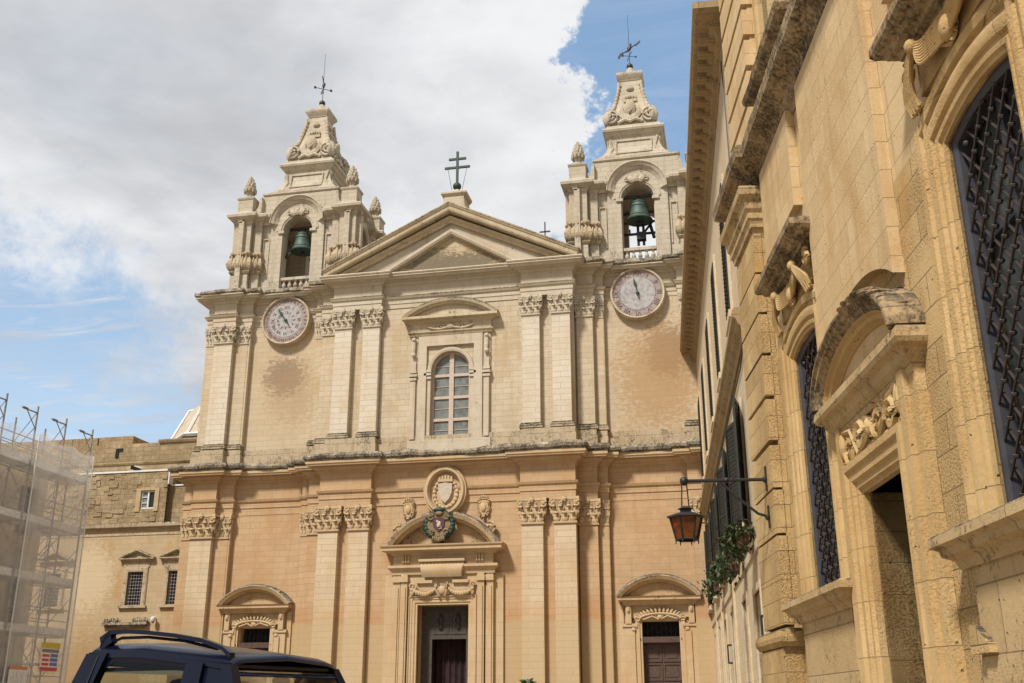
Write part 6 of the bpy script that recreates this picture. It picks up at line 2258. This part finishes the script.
# base course of the palazzo
mb = MB()
mb.box(-20.2, DX - 1.9, -.10, .02, 0, 1.15)
mb.box(DX + 1.9, P1, -.10, .02, 0, 1.15)
mb.build('base_course', M['near'], NP)
mb = MB()
mb.prism([(-11.72, 2.12), (-11.2, 2.12), (-11.25, 2.22), (-11.55, 2.40), (-11.70, 2.42)], -0.22, 0.02)
mb.build('broken_bracket', M['near'], NP)

# street lantern on its bracket at the palazzo corner
a = R(-9.9)
u_ = Vector((math.sin(a), math.cos(a), 0))
n_ = Vector((math.cos(a), -math.sin(a), 0))
pl = u_ * 20.88 + n_ * (4.65 - 0.32)
LT = thing('street_lantern', 'black iron street lantern with amber panes hung from a long bracket on the palazzo corner', 'lantern', (pl.x, pl.y, 0), math.atan2(-math.cos(a), -math.sin(a)))
mb = MB()
A = 1.62
mb.tube([(0, 0.02, 5.88), (0, -A, 5.86)], 0.035, 7)
mb.tube([(0, 0.02, 5.13), (0, -.2, 5.2), (0, -.62, 5.55), (0, -.9, 5.84)], 0.028, 7)
mb.blob((0, -A, 5.86), (0.09, 0.09, 0.09), 9, 6)
mb.box(-.045, .045, -.01, .02, 5.66, 6.14)
mb.box(-.045, .045, -.01, .02, 4.92, 5.36)
mb.blob((0, -.02, 5.88), (.07, .05, .07), 7, 5)
mb.blob((0, -.02, 5.13), (.07, .05, .07), 7, 5)
mb.blob((0, -.78, 5.87), (.07, .06, .06), 7, 5)
for q in (-1, 1):
    mb.tube([(0, -A + q * .045, 5.84), (0, -A + q * .075, 5.26)], 0.014, 5)
mb.build('wall_bracket', M['iron'], LT, 50)
mb = MB()
hx6 = [(math.cos(R(30 + 60 * k)), math.sin(R(30 + 60 * k))) for k in range(6)]
cz = 4.72
for (ra, za, rb, zb_) in ((0.32, 5.14, 0.215, cz - .02),):
    for ca, sa in hx6:
        mb.tube([(ra * ca, -A + ra * sa, za), (rb * ca, -A + rb * sa, zb_)], 0.02, 5)
        mb.tube([(rb * ca, -A + rb * sa, zb_), (rb * ca * 1.03, -A + rb * sa * 1.03, zb_ - .09)], 0.018, 5, 0.008)
    for r_, z_ in ((ra, za), (rb, zb_)):
        pts = [(r_ * ca, -A + r_ * sa, z_) for ca, sa in hx6 + hx6[:1]]
        for p, q in zip(pts, pts[1:]):
            mb.tube([p, q], 0.022, 5)
rows = [[(r_ * ca, -A + r_ * sa, z_) for ca, sa in hx6 + hx6[:1]] for r_, z_ in ((0.38, 5.13), (0.375, 5.16), (0.20, 5.22), (0.11, 5.24), (0.11, 5.29), (0.17, 5.30), (0.05, 5.36))]
mb._strip(rows, False, True)
mb.build('lantern_frame', M['iron'], LT)
mb = MB()
for k in range(6):
    (ca, sa), (cb, sb) = hx6[k], hx6[(k + 1) % 6]
    mb.add([(.305 * ca, -A + .305 * sa, 5.12), (.305 * cb, -A + .305 * sb, 5.12), (.205 * cb, -A + .205 * sb, cz - .01), (.205 * ca, -A + .205 * sa, cz - .01)], [(0, 1, 2, 3)])
mb.build('lantern_pane', M['amber'], LT)

# potted palm in front of the cathedral
PP = thing('potted_palm', 'small dark green palm in a terracotta pot at the foot of the cathedral pilasters', 'plant', (XC + 4.72, 47, 0))
mb = MB().lathe((0, 0, 0), [(0.3, 0), (0.34, 0.05), (0.45, 0.6), (0.5, 0.62), (0.5, 0.72), (0.44, 0.74)], 16)
mb.build('pot', M['terracotta'], PP, 50)
MB().tube([(0, 0, 0.7), (0.02, 0, 1.3), (0, 0, 2.4)], 0.11, 8, 0.08).build('trunk', M['dry_leaf'], PP)
mb = MB()
rnd = random.Random(3)
for k in range(24):
    a = 2 * PI * k / 24 * 3 + rnd.uniform(-.2, .2)
    el = R(75 - 65 * (k / 24))
    pts = []
    for i in range(7):
        t = i / 6
        r_ = 0.62 * t * math.cos(el) + .05
        z_ = 2.3 + 0.78 * t * math.sin(el) - 0.28 * t * t
        pts.append(Vector((r_ * math.cos(a), r_ * math.sin(a), z_)))
    mb.tube(pts, 0.016, 4, 0.006)
    s_ = Vector((-math.sin(a), math.cos(a), 0))
    for i in range(1, 7):
        for q in (-1, 1):
            d = (pts[i] - pts[i - 1]).normalized()
            for j in range(2):
                p = pts[i - 1].lerp(pts[i], j / 2)
                L_ = 0.26 * (1 - 0.35 * i / 6)
                e = p + s_ * q * L_ * .8 + d * L_ * .6
                mb.add([p - d * .02, p + d * .03, e], [(0, 1, 2)])
mb.build('crown', M['leaf'], PP)

# ================================================================== CAR
def build_car():
    rz = R(-17.6)
    fwd = Vector((math.cos(rz), math.sin(rz), 0))
    lft = Vector((-math.sin(rz), math.cos(rz), 0))
    # reference: front right corner of the roof at C; car frame origin below it
    Cc = Vector((-3.53, 7.18, 0))
    org = Cc + (lft * 0.58 - fwd * 0.75) * 0.95 + fwd * 0.03
    C = thing('parked_car', 'navy blue boxy off-roader with a roof rail parked at the left of the square', 'car', org, rz)
    C.scale = (0.95, 0.95, 1.0)
    # car frame: x forward, y left, roof front edge at x=0.75, roof half width 0.58
    def loft(secs, name, mat, smooth=35):
        mb = MB()
        mb._strip(secs)
        return mb.build(name, mat, C, smooth)
    # lower body: sections along x of closed half outline mirrored
    def sec(x, w, zt, zb=0.42, r=0.10):
        return [(x, -w + .06, zb), (x, -w, zb + .12), (x, -w - .015, zb + .45), (x, -w + .01, zt - r), (x, -w + r, zt),
                (x, 0, zt + .02), (x, w - r, zt), (x, w - .01, zt - r), (x, w + .015, zb + .45), (x, w, zb + .12), (x, w - .06, zb)]
    body = [sec(-1.18, 0.74, 1.18), sec(-1.14, 0.80, 1.24), sec(-0.9, 0.82, 1.25), sec(0.9, 0.82, 1.22), sec(1.2, 0.81, 1.18), sec(1.25, .80, 1.12), sec(2.0, 0.78, 1.04, .42, .14), sec(2.16, 0.72, 0.94, .45), sec(2.2, .68, .84, .5)]
    loft(body, 'body', M['carpaint'])
    # greenhouse: roof skin, pillars
    ZR, ZF, ZB = 2.075, 1.95, 1.22
    hw, bw_ = 0.58, 0.78
    mb = MB()
    rows = []
    for x, z in ((-0.80, ZR - .10), (-0.79, ZR - .03), (-0.74, ZR - .005), (-0.2, ZR - .02), (0.4, ZF + .045), (0.66, ZF + .012), (0.75, ZF - .02), (0.77, ZF - .05)):
        rows.append([(x, -hw - .045, z - .10), (x, -hw - .03, z - .045), (x, -hw + .02, z - .012), (x, -hw + .10, z + .002), (x, 0, z + .03), (x, hw - .10, z + .002), (x, hw - .02, z - .012), (x, hw + .03, z - .045), (x, hw + .045, z - .10)])
    mb._strip(rows, False, False)
    # underside so that the roof has thickness
    mb.box(-0.82, 0.74, -hw, hw, ZF - .09, ZF - .06)
    mb.build('roof', M['carpaint'], C, 40)
    def pillar(p, q, wx, wy, mbx):
        p, q = Vector(p), Vector(q)
        vs = []
        for c, k in ((p, 1.15), (q, 1.0)):
            for dx, dy in ((-wx, -wy), (wx, -wy), (wx, wy), (-wx, wy)):
                vs.append((c.x + dx * k, c.y + dy * k, c.z))
        mbx.add(vs, [(0, 1, 2, 3), (7, 6, 5, 4), (0, 4, 5, 1), (1, 5, 6, 2), (2, 6, 7, 3), (3, 7, 4, 0)])
    mb = MB()
    for q in (-1, 1):
        pillar((1.10, q * .76, ZB - .03), (0.71, q * (hw + .015), ZF - .06), .05, .04, mb)      # windscreen pillar
        pillar((0.42, q * .785, ZB), (0.40, q * (hw + .03), ZF - .05), .09, .03, mb)            # door pillar
        pillar((-0.95, q * .77, ZB), (-0.69, q * (hw + .02), ZR - .08), .12, .035, mb)          # rear quarter
        # upper rail above the side glass
        mb.add([(-0.80, q * (hw + .02), ZR - .15), (0.74, q * (hw + .02), ZF - .13), (0.74, q * (hw + .04), ZF - .05), (-0.80, q * (hw + .04), ZR - .07),
                (-0.80, q * (hw - .03), ZR - .15), (0.74, q * (hw - .03), ZF - .13), (0.74, q * (hw - .03), ZF - .05), (-0.80, q * (hw - .03), ZR - .07)],
               [(0, 1, 2, 3), (7, 6, 5, 4), (0, 4, 5, 1), (3, 2, 6, 7), (0, 3, 7, 4), (1, 5, 6, 2)])
        # round the upper rear corner of the side glass
        mb.add([(-0.72, q * (hw + .03), ZR - .12), (-0.5, q * (hw + .03), ZR - .14), (-0.62, q * (hw + .045), ZR - .22), (-0.74, q * (hw + .06), ZR - .38)], [(0, 1, 2, 3)])
    mb.box(-0.79, -0.72, -hw, hw, ZR - .17, ZR - .05)
    mb.add([(0.70, -hw, ZF - .05), (0.70, hw, ZF - .05), (0.80, hw, ZF - .13), (0.80, -hw, ZF - .13), (0.66, -hw, ZF - .05), (0.66, hw, ZF - .05), (0.76, hw, ZF - .14), (0.76, -hw, ZF - .14)],
           [(0, 1, 2, 3), (7, 6, 5, 4), (0, 4, 5, 1), (3, 2, 6, 7), (0, 3, 7, 4), (1, 5, 6, 2)])
    mb.build('pillar', M['carpaint'], C, 40)
    # glass
    mb = MB()
    mb.add([(1.12, -.72, ZB), (1.12, .72, ZB), (0.77, hw - .02, ZF - .10), (0.77, -hw + .02, ZF - .10)], [(0, 1, 2, 3)])
    mb.build('windscreen', M['carglass'], C)
    for q in (-1, 1):
        mb = MB()
        mb.add([(-0.86, q * .765, ZB), (0.36, q * .775, ZB), (0.34, q * (hw + .03), ZF - .08), (-0.66, q * (hw + .025), ZR - .12)], [(0, 1, 2, 3)])
        mb.build('side_window', M['carglass'], C)
        mb = MB()
        mb.add([(0.36, q * .782, ZB), (1.06, q * .765, ZB), (0.70, q * (hw + .02), ZF - .07), (0.40, q * (hw + .035), ZF - .07), (0.36, q * .74, ZB), (1.06, q * .72, ZB), (0.70, q * (hw - .02), ZF - .07), (0.40, q * (hw - .01), ZF - .07)],
               [(0, 1, 2, 3), (7, 6, 5, 4), (0, 3, 7, 4), (1, 5, 6, 2), (0, 4, 5, 1), (3, 2, 6, 7)])
        mb.build('quarter_panel', M['carpaint'], C)
    mb = MB()
    mb.add([(-1.08, -.68, ZB), (-1.08, .68, ZB), (-0.80, hw - .06, ZR - .14), (-0.80, -hw + .06, ZR - .14)], [(0, 1, 2, 3)])
    mb.build('rear_window', M['carglass'], C)
    # roof rail: wedge shaped at the back, running down to the front
    for q in (-1,):
        mb = MB()
        y = q * (hw - .02)
        pts = [(-0.72, ZR - .02), (-0.67, ZR + .055), (-0.60, ZR + .09), (-0.45, ZR + .092), (-0.2, ZR + .075), (0.1, ZR + .045), (0.4, ZR + .0), (0.62, ZR - .06), (0.70, ZR - .105)]
        rows = []
        for i, (x, z) in enumerate(pts):
            h = 0.03 if 1 < i < 8 else 0.045
            wx = 0.028
            rows.append([(x, y - wx, z - h), (x, y - wx, z), (x, y + wx, z), (x, y + wx, z - h), (x, y - wx, z - h)])
        mb._strip(rows)
        mb.obox((-0.66, y, ZR + .02), 0.12, 0.056, 0.10, 0, 0, -0.45)
        mb.tube([(-0.6, y, ZR + .005), (-.5, y, ZR + .03), (-.2, y, ZR + .028), (.2, y, ZR - .01), (.55, y, ZR - .075)], .012, 5)
        mb.build('roof_rail', M['carpaint'], C, 40)
    # gutter strip, door seams
    mb = MB()
    for q in (-1, 1):
        mb.tube([(-0.66, q * (hw + .06), ZR - .10), (-0.74, q * .76, 1.5), (-0.8, q * .84, 1.0)], 0.007, 4)
        mb.tube([(0.46, q * .80, 1.2), (0.46, q * .84, .6)], 0.007, 4)
    mb.tube([(1.13, -.5, ZB + .03), (1.02, .1, ZB + .2)], 0.014, 5)
    mb.tube([(1.13, 0.1, ZB + .03), (1.0, .6, ZB + .22)], 0.014, 5)
    mb.build('trim_strip', M['rubber'], C)
    # wheels, arches
    for x in (-0.72, 1.52):
        for q in (-1, 1):
            w = MB()
            w.lathe((0, 0, 0), [(0.20, -.10), (0.33, -.11), (0.36, -.07), (0.36, .07), (0.33, .11), (0.20, .10)], 28)
            me = w
            vs = [(x + v[0], q * .70 + v[2], 0.36 + v[1]) for v in me.v]
            wo = MB().add(vs, me.f).build('wheel', M['tyre'], C, 40)
            r_ = MB()
            t_ = MB().lathe((0, 0, 0), [(0.03, .09), (0.07, .1), (0.2, .05), (0.225, .1), (0.225, -.08), (.1, -.08)], 20)
            r_.add([(x + v[0], q * (.70 + v[2]), 0.36 + v[1]) for v in t_.v], t_.f)
            r_.build('rim', M['alloy'], wo, 40)
            ar_ = MB()
            rows = []
            for k in range(13):
                a = PI * k / 12
                rows.append([(x + .42 * math.cos(a), q * .80, 0.40 + .42 * math.sin(a)), (x + .42 * math.cos(a), q * .87, 0.40 + .42 * math.sin(a)), (x + .5 * math.cos(a), q * .85, 0.40 + .5 * math.sin(a)), (x + .5 * math.cos(a), q * .8, 0.40 + .5 * math.sin(a))])
            ar_._strip(rows)
            ar_.build('wheel_arch', M['rubber'], C, 40)
    mb = MB()
    mb.box(2.12, 2.28, -.78, .78, .42, .66)
    mb.box(-1.30, -1.14, -.78, .78, .42, .66)
    mb.build('bumper', M['rubber'], C)
    for q in (-1, 1):
        MB().obox((2.17, q * .56, .86), .08, .24, .17, 0).build('headlight', M['lamp_clear'], C)
        MB().obox((-1.17, q * .70, 1.05), .08, .13, .3, 0).build('tail_light', M['lamp_red'], C)
        m_ = MB()
        m_.blob((0.98, q * .98, 1.32), (.07, .11, .09), 9, 6)
        m_.tube([(0.98, q * .8, 1.24), (0.98, q * .95, 1.3)], .02, 5)
        m_.build('mirror', M['rubber'], C, 50)
        s_ = MB()
        # front seat with headrest
        s_.obox((0.05, q * .36, 1.18), .14, .46, .66, 0, 0, -0.22)
        s_.obox((0.28, q * .36, .82), .5, .46, .18)
        s_.blob((-0.03, q * .36, 1.66), (.075, .16, .15), 10, 7)
        for e in (-.06, .06):
            s_.tube([(0, q * .36 + e, 1.45), (-.02, q * .36 + e, 1.6)], .012, 5)
        s_.build('front_seat', M['seat'], C, 50)
    s_ = MB()
    s_.obox((-0.62, 0, 1.1), .14, 1.1, .6, 0, 0, -0.25)
    for q in (-1, 1):
        s_.blob((-0.70, q * .34, 1.50), (.07, .15, .12), 10, 7)
    s_.build('rear_seat', M['seat'], C, 50)
    d_ = MB()
    d_.obox((1.0, 0, 1.12), .3, 1.4, .2)
    d_.box(-1.2, 1.1, -.74, .74, .5, .62)
    d_.build('dashboard', M['seat'], C)
    w_ = MB()
    n = 20
    pts = [(0.62 + .06 * math.sin(2 * PI * k / n), -.36 + .18 * math.cos(2 * PI * k / n), 1.2 + .17 * math.sin(2 * PI * k / n)) for k in range(n + 1)]
    w_.tube(pts, .016, 6)
    w_.tube([(0.62, -.36, 1.2), (0.9, -.36, 1.1)], .03, 6)
    w_.build('steering_wheel', M['rubber'], C)
    k_ = MB()
    k_.blob((0.70, 0.0, ZF - .16), (.03, .11, .035), 8, 5)
    k_.build('rear_view_mirror', M['rubber'], C)


build_car()
